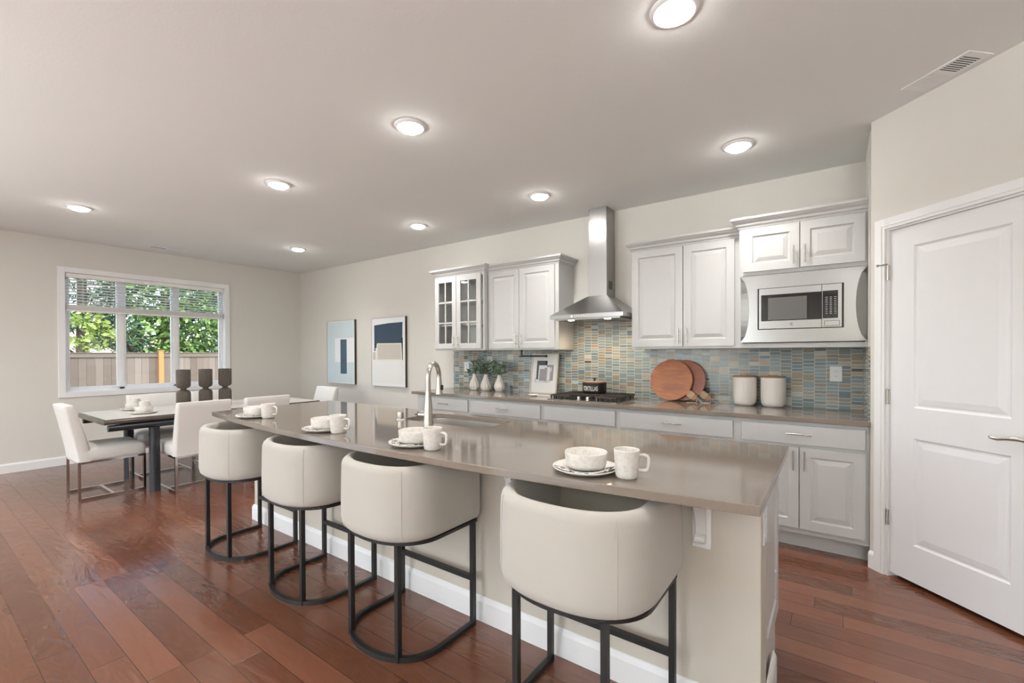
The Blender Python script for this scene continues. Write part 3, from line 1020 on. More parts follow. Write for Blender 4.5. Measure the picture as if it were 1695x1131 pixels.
for i, x in enumerate((-3.455, -3.285, -3.085)):
    t = thing('flower_vase', VL[i], 'vase', (x, 4.06, ZC), group='white ribbed vases with sprigs')
    md_ = lambda a, z: 1 + .06 * math.sin(11 * a + z * 34) * min(1, max(0, (.15 - z) / .03)) * min(1, z / .02)
    MB().lathe([(0, 0), (.040, 0), (.050, .006), (.060, .035), (.063, .055), (.058, .080), (.046, .110), (.034, .140), (.026, .165), (.024, .182), (.027, .190), (.023, .190), (.020, .175), (0, .165)],
               seg=66, mod=md_).build('vase_body', M['white_cer'], t, smooth='all')
    rnd = random.Random(40 + i)
    st, lf = MB(), MB()
    for k in range(13):
        a = rnd.uniform(0, 2 * PI)
        rr = rnd.uniform(.03, .115)
        tip = (rr * math.cos(a) + .02, min(.10, rr * math.sin(a) * .9 - .02), .19 + rnd.uniform(.08, .185) - rr * .45)
        st.tube([(0, 0, .16), (tip[0] * .4, tip[1] * .4, .16 + (tip[2] - .16) * .6), tip], .0018, 5)
        leafy(lf, (tip[0] * .25, tip[1] * .25, .19), tip, 6, rnd, .052)
    st.build('stem', M['stem'], t)
    lf.build('leaves', M['leaf'], t, normals=False)

# leaning framed print
pr = thing('framed_print', 'white framed print of overlapping grey shapes leaning on the backsplash', 'picture', (-2.535, 4.095, ZC))
tilt = Matrix.Rotation(-.16, 4, 'X')
pw, ph = .165, .43
b = MB()
b.box(-pw, -pw + .012, -.008, .014, 0, ph).box(pw - .012, pw, -.008, .014, 0, ph).box(-pw + .012, pw - .012, -.008, .014, 0, .012).box(-pw + .012, pw - .012, -.008, .014, ph - .012, ph)
b.xf(tilt).build('frame', M['frame_lite'], pr)
MB().box(-pw + .012, pw - .012, 0, .012, .012, ph - .012).xf(tilt).build('sheet', M['paper'], pr)
def art(mb, x0, x1, z0, z1, y):
    mb.box(x0, x1, y, 0, z0, z1)
b = MB(); art(b, -.098, -.072, .15, .355, -.001); art(b, -.072, .030, .305, .355, -.001)
b.xf(tilt).build('charcoal_shape', M['art_char'], pr)
b = MB(); art(b, .028, .112, .285, .31, -.0012); art(b, .088, .112, .235, .29, -.0012); art(b, .078, .112, .14, .235, -.0011); art(b, -.058, .03, .135, .265, -.0012)
b.xf(tilt).build('grey_shape', M['art_grey'], pr)
b = MB(); art(b, .008, .032, .315, .352, -.002); art(b, .003, .034, .268, .276, -.002)
for x0, z0, x1, z1 in ((-.11, .12, .05, .122), (-.11, .12, -.108, .16), (-.11, .158, .0, .16), (.02, .125, .072, .127), (.02, .125, .022, .145), (.072, .125, .074, .30), (.02, .143, .074, .145), (.036, .15, .038, .265)):
    art(b, x0, x1, z0, z1, -.0016)
b.xf(tilt).build('black_lines', M['art_black'], pr)

# towel bar under the cabinet
tb = thing('paper_towel_bar', 'black paper towel bar hanging under the upper cabinet', 'towel bar', (-2.74, 4.0, 1.368))
MB().box(-.014, .014, -.02, .02, -.006, 0).box(-.007, .007, -.007, .007, -.068, -.006).build('bracket', M['black'], tb)
MB().cyl((-.012, 0, -.066), (.318, 0, -.066), .0095, 14).cyl((.305, 0, -.066), (.318, 0, -.066), .0125, 14).build('bar', M['black'], tb, smooth=True)

# spoon rest
sp = MB().lathe([(0, .002), (.036, 0), (.050, .010), (.052, .016), (.047, .014), (.032, .006), (0, .007)], seg=28)
sp.hexa([(.035, -.014, .004), (.17, -.009, .005), (.17, .009, .005), (.035, .014, .004)], [(.035, -.016, .014), (.172, -.010, .012), (.172, .010, .012), (.035, .016, .014)])
tag(sp.build('spoon_rest', M['white_cer'], None, (-2.47, 3.81, ZC), (0, 0, .2), smooth=True), 'cream spoon rest lying on the counter between print and cooktop', 'spoon rest')

# cooktop
ct = thing('gas_cooktop', 'stainless gas cooktop with black grates set into the counter', 'cooktop', (-1.838, 3.86, ZC))
MB().prism(rrect(-.345, .345, -.262, .262, .018), 0, .007).build('tray', M['steel'], ct, bevel=.003)
def grate(x0, x1, y0=-.225, y1=.235):
    b = MB()
    zt = .046
    for y in (y0 + .006, y1 - .006): b.box(x0, x1, y - .006, y + .006, zt - .014, zt)
    for x in (x0 + .006, x1 - .006): b.box(x - .006, x + .006, y0 + .012, y1 - .012, zt - .014, zt)
    b.box(x0 + .012, x1 - .012, -.006, .006, zt - .012, zt)
    nx = 5
    for k in range(1, nx + 1):
        x = x0 + (x1 - x0) * k / (nx + 1)
        for s in (-1, 1):
            b.box(x - .005, x + .005, s * .12 - .09, s * .12 + .09, zt - .010, zt + .001)
    k = 0
    yy = y0
    while yy < y1:
        for x in (x0 + .006, x1 - .006):
            b.box(x - .005, x + .005, yy, yy + .016, .007, zt - .012)
        yy += .0465
    for x in (x0 + .05, (x0 + x1) / 2, x1 - .05):
        for y in (y0 + .006, y1 - .006): b.box(x - .008, x + .008, y - .005, y + .005, .007, zt - .012)
    return b
grate(-.325, -.125).build('grate', M['iron'], ct, bevel=.002)
grate(.125, .325).build('grate', M['iron'], ct, bevel=.002)
grate(-.115, .115, -.02, .245).build('grate', M['iron'], ct, bevel=.002)
for x, y in ((-.225, -.12), (-.225, .13), (.225, -.12), (.225, .13), (0, .11)):
    MB().lathe([(.046, .007), (.046, .016), (.034, .018), (.034, .026), (.030, .030), (0, .031)], (x, y, 0), 20).build('burner', M['iron'], ct, smooth=True)
for x, y in ((-.09, -.10), (-.045, -.19), (0, -.10), (.045, -.19), (.09, -.10)):
    k = MB().lathe([(.024, .007), (.024, .011), (.017, .013), (.0185, .034), (.016, .038), (0, .038)], (x, y, 0), 20)
    k.box(x - .003, x + .003, y - .017, y + .017, .036, .044)
    k.build('knob', M['nickel'], ct, smooth=True)

# lettered canister on the cooktop
pt = thing('lettered_pot', 'round black pot with a wooden lid and white letters on the cooktop', 'pot', (-1.872, 3.975, ZC + .053))
MB().lathe([(0, 0), (.106, 0), (.112, .004), (.114, .010), (.114, .094), (.110, .098), (0, .098)], seg=48).build('pot_body', M['black'], pt, smooth=True)
ld = MB().lathe([(0, .098), (.112, .098), (.113, .106), (.109, .110), (0, .111)], seg=48).build('lid', M['lidwood'], pt, smooth=True)
MB().lathe([(.010, .110), (.008, .118), (.013, .126), (.014, .134), (.009, .140), (0, .141)], seg=20).build('knob', M['black'], ld, smooth=True)
tm = text_mesh('TORTILLAS', .062, .52)
bm_ = tm.bm
xs = [v.co.x for v in bm_.verts]
xc = (min(xs) + max(xs)) / 2
for v in bm_.verts:
    a = (v.co.x - xc) / .1145 * .98 - PI / 2 + .02
    rr = .1146 + v.co.z
    v.co = Vector((rr * math.cos(a), rr * math.sin(a), .022 + v.co.y))
tm.build('lettering', M['label_white'], pt, normals=False)

# cutting boards
def board(label, p, r, mat, ang, tilt_a, hl):
    t = thing('cutting_board', label, 'cutting board', p, 0, 'round cutting boards')
    T = Matrix.Rotation(-tilt_a, 4, 'X')
    n = 56
    hw = .027
    a0 = math.asin(hw / r)
    pts = []
    for k in range(n + 1):
        a = a0 + (2 * PI - 2 * a0) * k / n
        pts.append((r * math.cos(a), r * math.sin(a)))
    e = r + hl
    pts += [(r + .02, -hw * .95), (e - .008, -hw * 1.02), (e, -hw * .7), (e, hw * .7), (e - .008, hw * 1.02), (r + .02, hw * .95)]
    ca, sa = math.cos(ang), math.sin(ang)
    poly = [(x * ca - y * sa, x * sa + y * ca) for x, y in pts]
    MB().prism_y(poly, -.009, .009).xf(T).build('board', mat, t, bevel=.003)
    b = MB()
    for k in range(9):
        s = r + .012 + k * .0055
        loop = [(s, -hw - .001), (s, hw + .001)]
        q = [(s * ca - y * sa, s * sa + y * ca) for s, y in loop]
        b.tube([(q[0][0], -.0115, q[0][1]), (q[1][0], -.0115, q[1][1]), (q[1][0], .0115, q[1][1]), (q[0][0], .0115, q[0][1])], .0028, 6, True)
    h = (e - .012)
    hx, hz = h * ca, h * sa
    b.xf(T)
    z0 = ZC - p[2] + .003
    hp = T @ Vector((hx, -.010, hz))
    b.tube([tuple(hp), (hp.x + .012, hp.y - .012, max(z0 + .01, hp.z - .006)), (hp.x + .02, hp.y - .025, z0), (hp.x - .03, hp.y - .040, z0), (hp.x - .06, hp.y - .045, z0)], .003, 6)
    b.tube([tuple(hp), (hp.x + .02, hp.y - .012, max(z0 + .012, hp.z + .002)), (hp.x + .06, hp.y - .02, z0), (hp.x + .11, hp.y - .018, z0), (hp.x + .125, hp.y - .016, z0 + .003)], .003, 6)
    b.build('twine_wrap', M['twine'], t)
    return t
board('reddish round wood cutting board partly hidden, resting on the backsplash tiles', (-1.085, 4.155, 1.085), .183, M['board2'], -.62, .20, .095)
board('front round wood cutting board with light grain, overlapping the redder one', (-1.185, 4.112, 1.087), .185, M['board1'], -.62, .20, .09)

# canisters
CL = ('white ceramic canister with wood lid, beside the cutting boards', 'white ceramic canister with wood lid, beside the wall outlet')
for i, x in enumerate((-.592, -.388)):
    t = thing('ceramic_canister', CL[i], 'canister', (x, 4.105, ZC), group='white canisters')
    MB().lathe([(0, 0), (.062, 0), (.076, .010), (.084, .028), (.0875, .06), (.089, .14), (.089, .228), (.085, .231), (.080, .228), (0, .228)], seg=48).build('canister_body', M['white_cer'], t, smooth=True)
    l_ = MB().lathe([(0, .229), (.086, .229), (.0865, .239), (.083, .241), (0, .241)], seg=48).build('lid', M['lidwood'], t, smooth=True)
    MB().prism(rrect(-.030, .030, -.008, .008, .007, 4), .241, .252).build('lid_grip', M['lidwood'], l_, bevel=.003)

# ---------------------------------------------------------------- island
isl = thing('kitchen_island', 'long pale island base with white baseboard under the bowed stone top', 'kitchen island')
IX0, IX1, IY0, IY1 = -3.80, -.197, 1.72, 2.365
MB().box(IX0, IX1, IY0, IY0 + .14, 0, ZC - .031).build('half_wall', M['island'], isl, bevel=.004)
MB().box(IX0 + .02, IX1 - .012, IY0 + .14, IY0 + .15, .0, ZC - .032).box(IX0 + .02, IX0 + .04, IY0 + .15, IY1, 0, ZC - .032).box(IX0 + .04, IX1 - .032, IY1 - .02, IY1, .10, ZC - .032).box(IX0 + .04, IX1 - .032, IY1 - .08, IY1 - .065, 0, .10).build('cabinet_body', M['cab'], isl)
b = MB().panel_slab(IY1 - IY0 - .15, ZC - .032 - .16, .02, [(.075, IY1 - IY0 - .225, .07, .64)], [(0.003, .003), (.008, .007), (.016, .007)])
b.build('end_panel', M['cab'], isl, (IX1 - .005, IY0 + .15, .16), (0, 0, PI / 2))
MB().box(IX1 - .032, IX1 - .012, IY0 + .15, IY1 - .065, 0, .16).build('end_base', M['cab'], isl)
pr_ = [(0, 0), (.014, 0), (.014, .098), (.010, .110), (.004, .120), (0, .122)]
MB().sweep([(IX0, IY1 - .2, 0), (IX0, IY0, 0), (IX1, IY0, 0), (IX1, IY1 - .28, 0)], pr_).build('baseboard', M['trim'], isl)
# doors on the working side
nd = 6
for k in range(nd):
    w = (IX1 - IX0 - .08) / nd
    MB().panel_slab(w - .006, .60, .02, [(.058, w - .064, .058, .542)], RAISED).build('door', M['cab'], isl, (IX0 + .04 + (k + 1) * w - .003, IY1 + .02, .13), (0, 0, PI))
for x in (-.386, -1.235, -2.09, -2.94, -3.66):
    b = MB().box(x - .032, x + .032, IY0 - .012, IY0, .625, ZC - .032)
    prof2 = []
    for k in range(13):
        a = PI / 2 * k / 12
        prof2.append((-.02 - .15 * (1 - math.cos(a)), .66 + .175 * math.sin(a)))
    poly = [(-.012, .645)] + [(-.035, .65)] + prof2 + [(-.205, .835), (-.21, .868), (-.012, .868)]
    b.rings([[(x - .018, IY0 + yy, zz) for yy, zz in poly], [(x + .018, IY0 + yy, zz) for yy, zz in poly]])
    b.cyl((x - .018, IY0 - .030, .665), (x + .018, IY0 - .030, .665), .016, 14)
    b.build('corbel', M['trim'], isl, bevel=.002)
b = MB().box(0, .006, -.039, .039, -.058, .058).box(.006, .009, -.017, .017, .006, .034).box(.006, .009, -.017, .017, -.034, -.006).cyl((.006, 0, 0), (.0085, 0, 0), .004, 8)
b.build('outlet_plate', M['plastic'], isl, (IX1, IY0 + .075, .72), bevel=.002)

# island top with its bowed seating edge and sink cut-out
def cap_holes(outer, inner, z0, z1):
    bm = bmesh.new()
    loops = []
    for L in (outer, inner):
        v = [bm.verts.new((x, y, z1)) for x, y in L]
        e = [bm.edges.new((v[i], v[(i + 1) % len(v)])) for i in range(len(v))]
        loops.append((v, e))
    bmesh.ops.triangle_fill(bm, use_beauty=True, edges=loops[0][1] + loops[1][1])
    top = list(bm.faces)
    r = bmesh.ops.extrude_face_region(bm, geom=top)
    vs = [g for g in r['geom'] if isinstance(g, bmesh.types.BMVert)]
    bmesh.ops.translate(bm, vec=(0, 0, z0 - z1), verts=vs)
    mb = MB()
    mb.bm.free()
    mb.bm = bm
    return mb
TX0, TX1, TY0, TY1, SAG = -3.80, -.164, 1.42, 2.40, .125
outer = []
for k in range(41):
    q = k / 40
    outer.append((TX0 + (TX1 - TX0) * q, TY0 - SAG * (1 - (2 * q - 1) ** 2)))
outer += [(TX1, TY1), (TX0, TY1)]
SX0, SX1, SY0, SY1 = -2.34, -1.64, 1.975, 2.335
inner = list(reversed(rrect(SX0, SX1, SY0, SY1, .10, 8)))
it = cap_holes(outer, inner, ZC - .031, ZC).build('island_countertop', M['quartz'], None, bevel=.003)
tag(it, 'taupe stone island top with a bowed seating edge and sink cut-out', 'countertop')
# sink
sk = thing('kitchen_sink', 'stainless undermount sink sunk into the island top', 'sink', (0, 0, 0))
b = MB()
rg = []
for ins, z in ((-.02, ZC - .033), (-.006, ZC - .033), (-.004, ZC - .05), (0.004, ZC - .19), (.03, ZC - .215), (.10, ZC - .222)):
    rg.append([(x, y, z) for x, y in rrect(SX0 + ins, SX1 - ins, SY0 + ins, SY1 - ins, max(.03, .10 - ins), 8)])
b.rings(rg, True, False)
b.face([p for p in rg[-1]])
b.build('basin', M['steel_b'], sk, smooth=True, normals=True)
MB().lathe([(.045, 0), (.04, .003), (.02, .001), (0, .001)], ((SX0 + SX1) / 2, (SY0 + SY1) / 2, ZC - .222), 24).build('drain', M['chrome'], sk, smooth=True)
# faucet
fc = thing('kitchen_faucet', 'tall brushed nickel pull-down faucet arching over the island sink', 'faucet', (-2.012, 1.925, ZC), .40)
MB().lathe([(.031, 0), (.030, .012), (.0275, .03), (.026, .10), (.021, .14), (.0185, .17), (.0165, .20), (0, .20)], seg=28).build('faucet_body', M['nickel'], fc, smooth=True)
pts = [(0, 0, .19), (0, 0, .27)]
R_ = .088
for k in range(0, 15):
    a = PI - (PI + .10) * k / 14
    pts.append((0, R_ + R_ * math.cos(a), .282 + R_ * math.sin(a)))
MB().tube(pts, .0150, 16).build('spout', M['nickel'], fc, smooth=True)
p0 = Vector(pts[-1])
dd = (Vector(pts[-1]) - Vector(pts[-2])).normalized()
p1 = p0 + dd * .105
MB().tube([tuple(p0 + dd * .0), tuple(p0 + dd * .045), tuple(p0 + dd * .08), tuple(p1)], [.0160, .0185, .0215, .024], 18).build('spray_head', M['nickel'], fc, smooth=True)
q = p0 + dd * .062
MB().lathe([(0, 0), (.0095, 0), (.0095, .004), (0, .004)], (0, 0, 0), 16, mod=lambda a, z: 1 + .9 * abs(math.sin(a))).xf(Matrix.Rotation(PI / 2, 4, 'X')).xf(Matrix.Rotation(1.2, 4, 'Z')).move(q.x + .0195, q.y - .003, q.z).build('spray_button', M['slot'], fc)
b = MB().cyl((-.02, 0, .058), (-.062, 0, .058), .018, 18)
h_ = b.build('handle', M['nickel'], fc, smooth=True)
MB().cyl((-.062, 0, .058), (-.066, 0, .058), .0195, 18).build('dark_ring', M['slot'], h_, smooth=True)
MB().cyl((-.066, 0, .058), (-.088, 0, .058), .0045, 10).build('lever', M['metal_dark'], h_, smooth=True)
ag = thing('air_gap', 'small brushed metal air gap cap beside the island faucet', 'air gap', (-2.29, 1.945, ZC))
MB().lathe([(.024, 0), (.024, .006), (.0205, .008), (0, .008)], seg=24).build('base_ring', M['plastic'], ag, smooth=True)
MB().lathe([(.0205, .008), (.0205, .046), (.019, .052), (0, .053)], seg=24, mod=lambda a, z: 1 + .03 * math.sin(12 * a)).build('cap', M['nickel'], ag, smooth=True)

# ---------------------------------------------------------------- tableware
def make_plate(label, p, group):
    t = MB().lathe([(0, 0), (.075, 0), (.10, .006), (.118, .015), (.120, .019), (.117, .0195), (.098, .011), (.07, .007), (0, .007)], seg=48)
    return tag(t.build('plate', M['ceramic'], None, p, smooth='all'), label, 'plate', group)
def make_bowl(label, p, group):
    t = MB().lathe([(0, 0), (.060, 0), (.070, .006), (.0745, .018), (.0775, .056), (.0765, .0585), (.0735, .057), (.070, .020), (.062, .010), (0, .008)], seg=48)
    return tag(t.build('bowl', M['ceramic'], None, p, smooth='all'), label, 'bowl', group)
def make_mug(label, p, rz, group):
    t = thing('mug', label, 'mug', p, rz, group)
    MB().lathe([(0, 0), (.031, 0), (.036, .004), (.0385, .014), (.0435, .094), (.0437, .098), (.0415, .0985), (.040, .094), (.0355, .016), (0, .012)], seg=40).build('cup', M['ceramic'], t, smooth='all')
    MB().tube([(.039, 0, .078), (.060, 0, .079), (.069, 0, .076), (.0735, 0, .069), (.074, 0, .055), (.072, 0, .036), (.068, 0, .029), (.060, 0, .026), (.038, 0, .026)], .0055, 10).build('handle', M['ceramic'], t, smooth='all')
    return t
def make_napkin(label, p, rz, group):
    mb = MB()
    n, rings = 22, []
    for k in range(n + 1):
        a = math.radians(-54 - 92 + 172 * k / n)
        w = .5 + .5 * math.sin(7 * a)
        ri, ro = .066 + .003 * w, .112 + .006 * math.sin(4 * a)
        ca, sa = math.cos(a), math.sin(a)
        rings.append([(ri * ca, ri * sa, .0085), (ro * ca, ro * sa, .0180 + .002 * w), (ro * ca, ro * sa, .0215 + .002 * w), (ri * ca, ri * sa, .0120)])
    mb.rings(rings)
    return tag(mb.build('napkin', M['zebra'], None, p, (0, 0, rz), smooth=True), label, 'napkin', group)

WH = ('before the stool by the pantry door end', 'before the stool second from the pantry door', 'before the stool second from the dining table', 'before the stool by the dining table')
SET = [((-.737, 1.487), (-.580, 1.487)), ((-1.612, 1.452), (-1.463, 1.424)), ((-2.335, 1.438), (-2.195, 1.43)), ((-3.235, 1.475), (-3.105, 1.497))]
for i, ((x, y), (mx, my)) in enumerate(SET):
    w = WH[i]
    if i == 0:
        pl = make_plate('speckled white plate on the island ' + w, (x, y, ZC), 'plates on the island')
        bo = make_bowl('speckled white bowl on a plate ' + w, (x, y + .004, ZC + .0125), 'bowls on the island')
        mu = make_mug('speckled white mug on the island ' + w, (mx, my, ZC), .45, 'mugs on the island')
        na = make_napkin('black and white napkin under the bowl ' + w, (x, y, ZC), 0, 'printed napkins')
    else:
        dup(pl, (x, y, ZC), 0, 'speckled white plate on the island ' + w)
        dup(bo, (x, y + .004, ZC + .0125), 0, 'speckled white bowl on a plate ' + w)
        dup(mu, (mx, my, ZC), (.35, .2, .3, .3)[i], 'speckled white mug on the island ' + w)
        dup(na, (x, y, ZC), (0, -.25, .2, -.1)[i], 'black and white napkin under the bowl ' + w)

# ---------------------------------------------------------------- counter stools
def superell(n, rx, ry, cy, e=2.35):
    out = []
    for k in range(n + 1):
        a = PI * k / n
        cx, sy = math.cos(a), math.sin(a)
        out.append((rx * math.copysign(abs(cx) ** (2 / e), cx), cy - ry * abs(sy) ** (2 / e)))
    return out
def d_path(rx, yf, cy, ry, n=28, e=2.35, ns=4):
    arc = superell(n, rx, ry, cy, e)
    pre = [(rx, yf + (cy - yf) * k / ns) for k in range(ns)]
    post = [(-rx, cy + (yf - cy) * k / ns) for k in range(1, ns + 1)]
    return pre + arc + post
def make_stool(label):
    t = thing('counter_stool', label, 'stool', (0, 0, 0), group='counter stools along the island')
    # upholstered barrel: wall profile swept along a D
    mb = MB()
    prof_ = [(.050, .520), (.022, .525), (.006, .540), (0, .568), (0, .66), (.002, .76), (.004, .815), (.010, .832), (.024, .845), (.040, .846), (.054, .837), (.062, .816), (.064, .78), (.066, .53)]
    path = d_path(.288, .235, -.02, .232)
    P = [Vector((x, y, 0)) for x, y in path]
    rings = []
    for i, p in enumerate(P):
        a = (P[i] - P[i - 1]).normalized() if i else (P[1] - P[0]).normalized()
        c = (P[i + 1] - P[i]).normalized() if i < len(P) - 1 else (P[-1] - P[-2]).normalized()
        tg = (a + c).normalized()
        inn = Vector((tg.y, -tg.x, 0))
        if inn.dot(Vector((0, 0, 0)) - Vector((p.x, p.y - .03, 0))) < 0: inn = -inn
        rings.append([tuple(p + inn * o + Vector((0, 0, z))) for o, z in prof_])
    mb.rings(rings, True, True)
    mb.build('backrest', M['fabric'], t, smooth=50, bevel=0)
    # seams
    for k in (11, 25):
        sm = MB().tube([Vector(q) + Vector((q[0], q[1], 0)).normalized() * .0006 for q in rings[k][2:8]], .0012, 6)
        sm.build('seam', M['fabric'], t, smooth=True)
    # seat cushion
    outl = d_path(.221, .225, -.02, .164, 20)
    rg = []
    for ins, z in ((.012, .53), (0, .54), (0, .635), (.006, .652), (.02, .662), (.05, .668)):
        k = 1 - ins / .25
        rg.append([(x * k, (y - .0) * k, z) for x, y in outl])
    MB().rings(rg).build('seat', M['fabric'], t, smooth=60)
    # frame
    yf = .225
    fp = d_path(.258, yf, -.02, .192, 28, 2.15)
    MB().sq([(x, y, .011) for x, y in fp], .022).build('floor_ring', M['black'], t)
    tp = fp
    MB().sweep([(x, y, .513) for x, y in tp], [(-.011, -.007), (.011, -.007), (.011, .007), (-.011, .007)], closed=True).build('seat_ring', M['black'], t)
    back = superell(28, .258, .192, -.02, 2.15)
    legs = [(.258, yf - .011), (-.258, yf - .011), back[8], back[20]]
    for x, y in legs:
        MB().box(x - .011, x + .011, y - .011, y + .011, .0, .507).build('leg', M['black'], t)
    MB().box(-.247, .247, yf - .022, yf, .222, .244).build('footrest', M['black'], t)
    return t
SL = ('cream barrel counter stool with black frame at the island end by the pantry door',
      'cream barrel counter stool with black frame, second from the pantry door end',
      'cream barrel counter stool with black frame, second from the dining table',
      'cream barrel counter stool with black frame at the island end by the dining table')
for i, x in enumerate((-.733, -1.69, -2.454, -3.328)):
    if i == 0:
        s0 = make_stool(SL[0]); s0.location = (x, 1.447, 0)
    else:
        dup(s0, (x, 1.447, 0), (0, 0.0, 0.0, 0.0)[i], SL[i])

# ---------------------------------------------------------------- dining area
ZT = .742
dt = thing('dining_table', 'long dark dining table with round legs below the window', 'table', (-5.79, 2.17, 0))
tx, ty = .475, 1.04
b = MB()
sec = []
for k in range(9):
    a = -PI / 2 + PI * k / 8
    sec.append((tx - .024 + .024 * math.cos(a), ZT - .024 + .024 * math.sin(a)))
sec2 = [(-x, z) for x, z in reversed(sec)]
sec = sec + sec2
b.rings([[(x, -ty, z) for x, z in sec], [(x, ty, z) for x, z in sec]])
b.build('tabletop', M['table'], dt, smooth=30)
MB().box(-tx + .022, tx - .022, -ty + .012, ty - .012, ZT - .001, ZT + .0015).build('glare_panel', M['table_glare'], dt)  # added pale sheet: window reflection put into the tabletop colour
for s in (-1, 1):
    b = MB().tube([(s * (tx - .03), -ty + .03, ZT - .082), (s * (tx - .03), ty - .03, ZT - .082)], .030, 20)
    b.build('side_rail', M['table_dark'], dt, smooth=40)
MB().box(-tx + .06, tx - .06, -ty + .12, ty - .12, ZT - .07, ZT - .048).build('under_frame', M['table_dark'], dt)
for sx in (-1, 1):
    for sy in (-1, 1):
        MB().cyl((sx * .40, sy * .655, 0), (sx * .40, sy * .655, ZT - .06), .044, 24).build('leg', M['table_dark'], dt, smooth=40)

def make_chair(label):
    """faces +Y; origin on the floor at the middle of the seat"""
    t = thing('dining_chair', label, 'chair', group='upholstered dining chairs')
    w = .235
    # seat: domed pad
    rg = []
    for ins, z, in ((.018, .352), (.004, .356), (0, .375), (0, .445), (.010, .464), (.035, .478), (.08, .488), (.14, .492)):
        rg.append([(x, y, z) for x, y in rrect(-w + ins, w - ins, -.245 + ins, .25 - ins, max(.02, .035 - ins * .1), 5)])
    MB().rings(rg).build('seat', M['fabric2'], t, smooth=70)
    # backrest: leaning slab
    q = MB()
    rgs = []
    for z, yb, th in ((.352, -.250, .105), (.42, -.256, .105), (.55, -.278, .098), (.70, -.306, .088), (.82, -.330, .078), (.862, -.338, .073)):
        rgs.append([(x, yb + y, z) for x, y in rrect(-w, w, 0, th, .022, 4)])
    top = rgs[-1]
    rgs.append([(x * .985, y + .004 if y < -.30 else y - .004, .872) for x, y, z in top])
    q.rings(rgs)
    q.build('backrest', M['fabric2'], t, smooth=60)
    for s in (-1, 1):
        x = s * (w - .012)
        MB().sq([(x, -.238, .345), (x, -.238, .011), (x, .236, .011), (x, .236, .345)], .020, (1, 0, 0), True).build('sled_leg', M['chrome'], t)
    MB().box(-w + .022, w - .022, -.012, .012, .002, .020).build('stretcher', M['chrome'], t)
    MB().box(-w + .022, w - .022, -.246, -.230, .335, .353).box(-w + .022, w - .022, .228, .244, .335, .353).build('seat_rail', M['chrome'], t)
    return t
ch = make_chair('cream upholstered chair at the table end away from the picture wall, in full view')
ch.location = (-5.785, 1.245, 0)
dup(ch, (-5.345, 1.825, 0), PI / 2, 'cream chair with its plain back towards the island, between table legs and first island stool')
dup(ch, (-5.32, 2.42, 0), PI / 2, 'cream chair back showing just above the island top, behind the mug and bowl')
dup(ch, (-6.21, 1.81, 0), -PI / 2, 'cream chair on the window side of the table, behind the plates and mugs')
dup(ch, (-6.23, 2.44, 0), -PI / 2, 'cream chair on the window side of the table, behind the ribbed candle holders')
dup(ch, (-5.80, 3.32, 0), PI, 'cream chair at the table end by the pictures, only its back in view')

CN = ('dark ribbed hourglass candle holder, the one in line with the window mullion', 'dark ribbed hourglass candle holder, middle one of three on the table', 'dark ribbed hourglass candle holder at the picture wall end of the row')
for i, y in enumerate((1.887, 2.10, 2.30)):
    fl = lambda a, z: 1 + .09 * (abs(math.sin(13 * a)) - .6)
    if i == 0:
        c0 = thing('candle_holder', CN[0], 'candle holder', (-5.78, y, ZT + .0015), group='ribbed candle holders')
        MB().lathe([(0, 0), (.060, 0), (.064, .006), (.064, .165), (.056, .188), (.030, .202), (0, .203)], seg=156, mod=fl).build('base', M['candle'], c0, smooth=60)
        MB().lathe([(.027, .203), (.027, .214), (.034, .220)], seg=32).build('waist', M['candle'], c0, smooth=60)
        MB().lathe([(.030, .218), (.056, .230), (.064, .250), (.064, .420), (.060, .424), (.050, .424), (.048, .390), (0, .388)], seg=156, mod=fl).build('cup', M['candle'], c0, smooth=60)
    else:
        dup(c0, (-5.78, y, ZT + .0015), 0, CN[i])

DW = ('on the dining table, by the window side', 'on the dining table, by the island side')
for i, (x, y) in enumerate(((-6.07, 1.535), (-5.63, 1.50))):
    dup(pl, (x, y, ZT + .0015), 0, 'speckled plate ' + DW[i], 'plates on the dining table')
    dup(bo, (x, y, ZT + .014), 0, 'speckled bowl holding a mug ' + DW[i], 'bowls on the dining table')
    dup(na, (x, y, ZT + .0015), .0, 'black and white napkin ' + DW[i])
    m_ = dup(mu, (x + .005, y + .002, ZT + .0255), 2.2, 'speckled mug standing in a bowl ' + DW[i], 'mugs on the dining table')

# pictures
def picture(label, x0, x1, z0, z1, blocks):
    t = thing('framed_picture', label, 'picture', (x0, YK - .036, z0), group='abstract pictures')
    w, h = x1 - x0, z1 - z0
    b = MB()
    f = .008
    b.box(0, f, 0, .036, 0, h).box(w - f, w, 0, .036, 0, h).box(f, w - f, 0, .036, 0, f).box(f, w - f, 0, .036, h - f, h)
    b.build('frame', M['frame_dark'], t)
    b = MB()
    b.box(.001, f, -.0015, 0, .001, h - .001).box(w - f, w - .001, -.0015, 0, .001, h - .001).box(f, w - f, -.0015, 0, .001, f).box(f, w - f, -.0015, 0, h - f, h - .001)
    b.build('frame_face', M['frame_lite'], t)
    MB().box(f, w - f, .004, .03, f, h - f).build('canvas', blocks[0], t)
    for ly, (nm, mat, polys) in enumerate(blocks[1:]):
        b = MB()
        for k, poly in enumerate(polys):
            b.prism_y([(x * w, (1 - z) * h) for x, z in poly], .0034 - .0007 * ly, .0042 + .0002 * ly)
        b.build(nm, mat, t)
    return t
R4 = lambda x0, x1, a, b_: [(x0, b_), (x1, b_), (x1, a), (x0, a)]
picture('pale blue abstract picture with one upright slate bar, by the room corner', -6.72, -5.975, .862, 1.864,
        [M['art_white'], ('pale_wash', M['art_pale'], [R4(.02, .30, .02, .66), R4(.30, .98, .02, .28), R4(.02, .98, .66, .98)]),
         ('slate_bar', M['art_teal'], [R4(.50, .72, .30, .84)])])
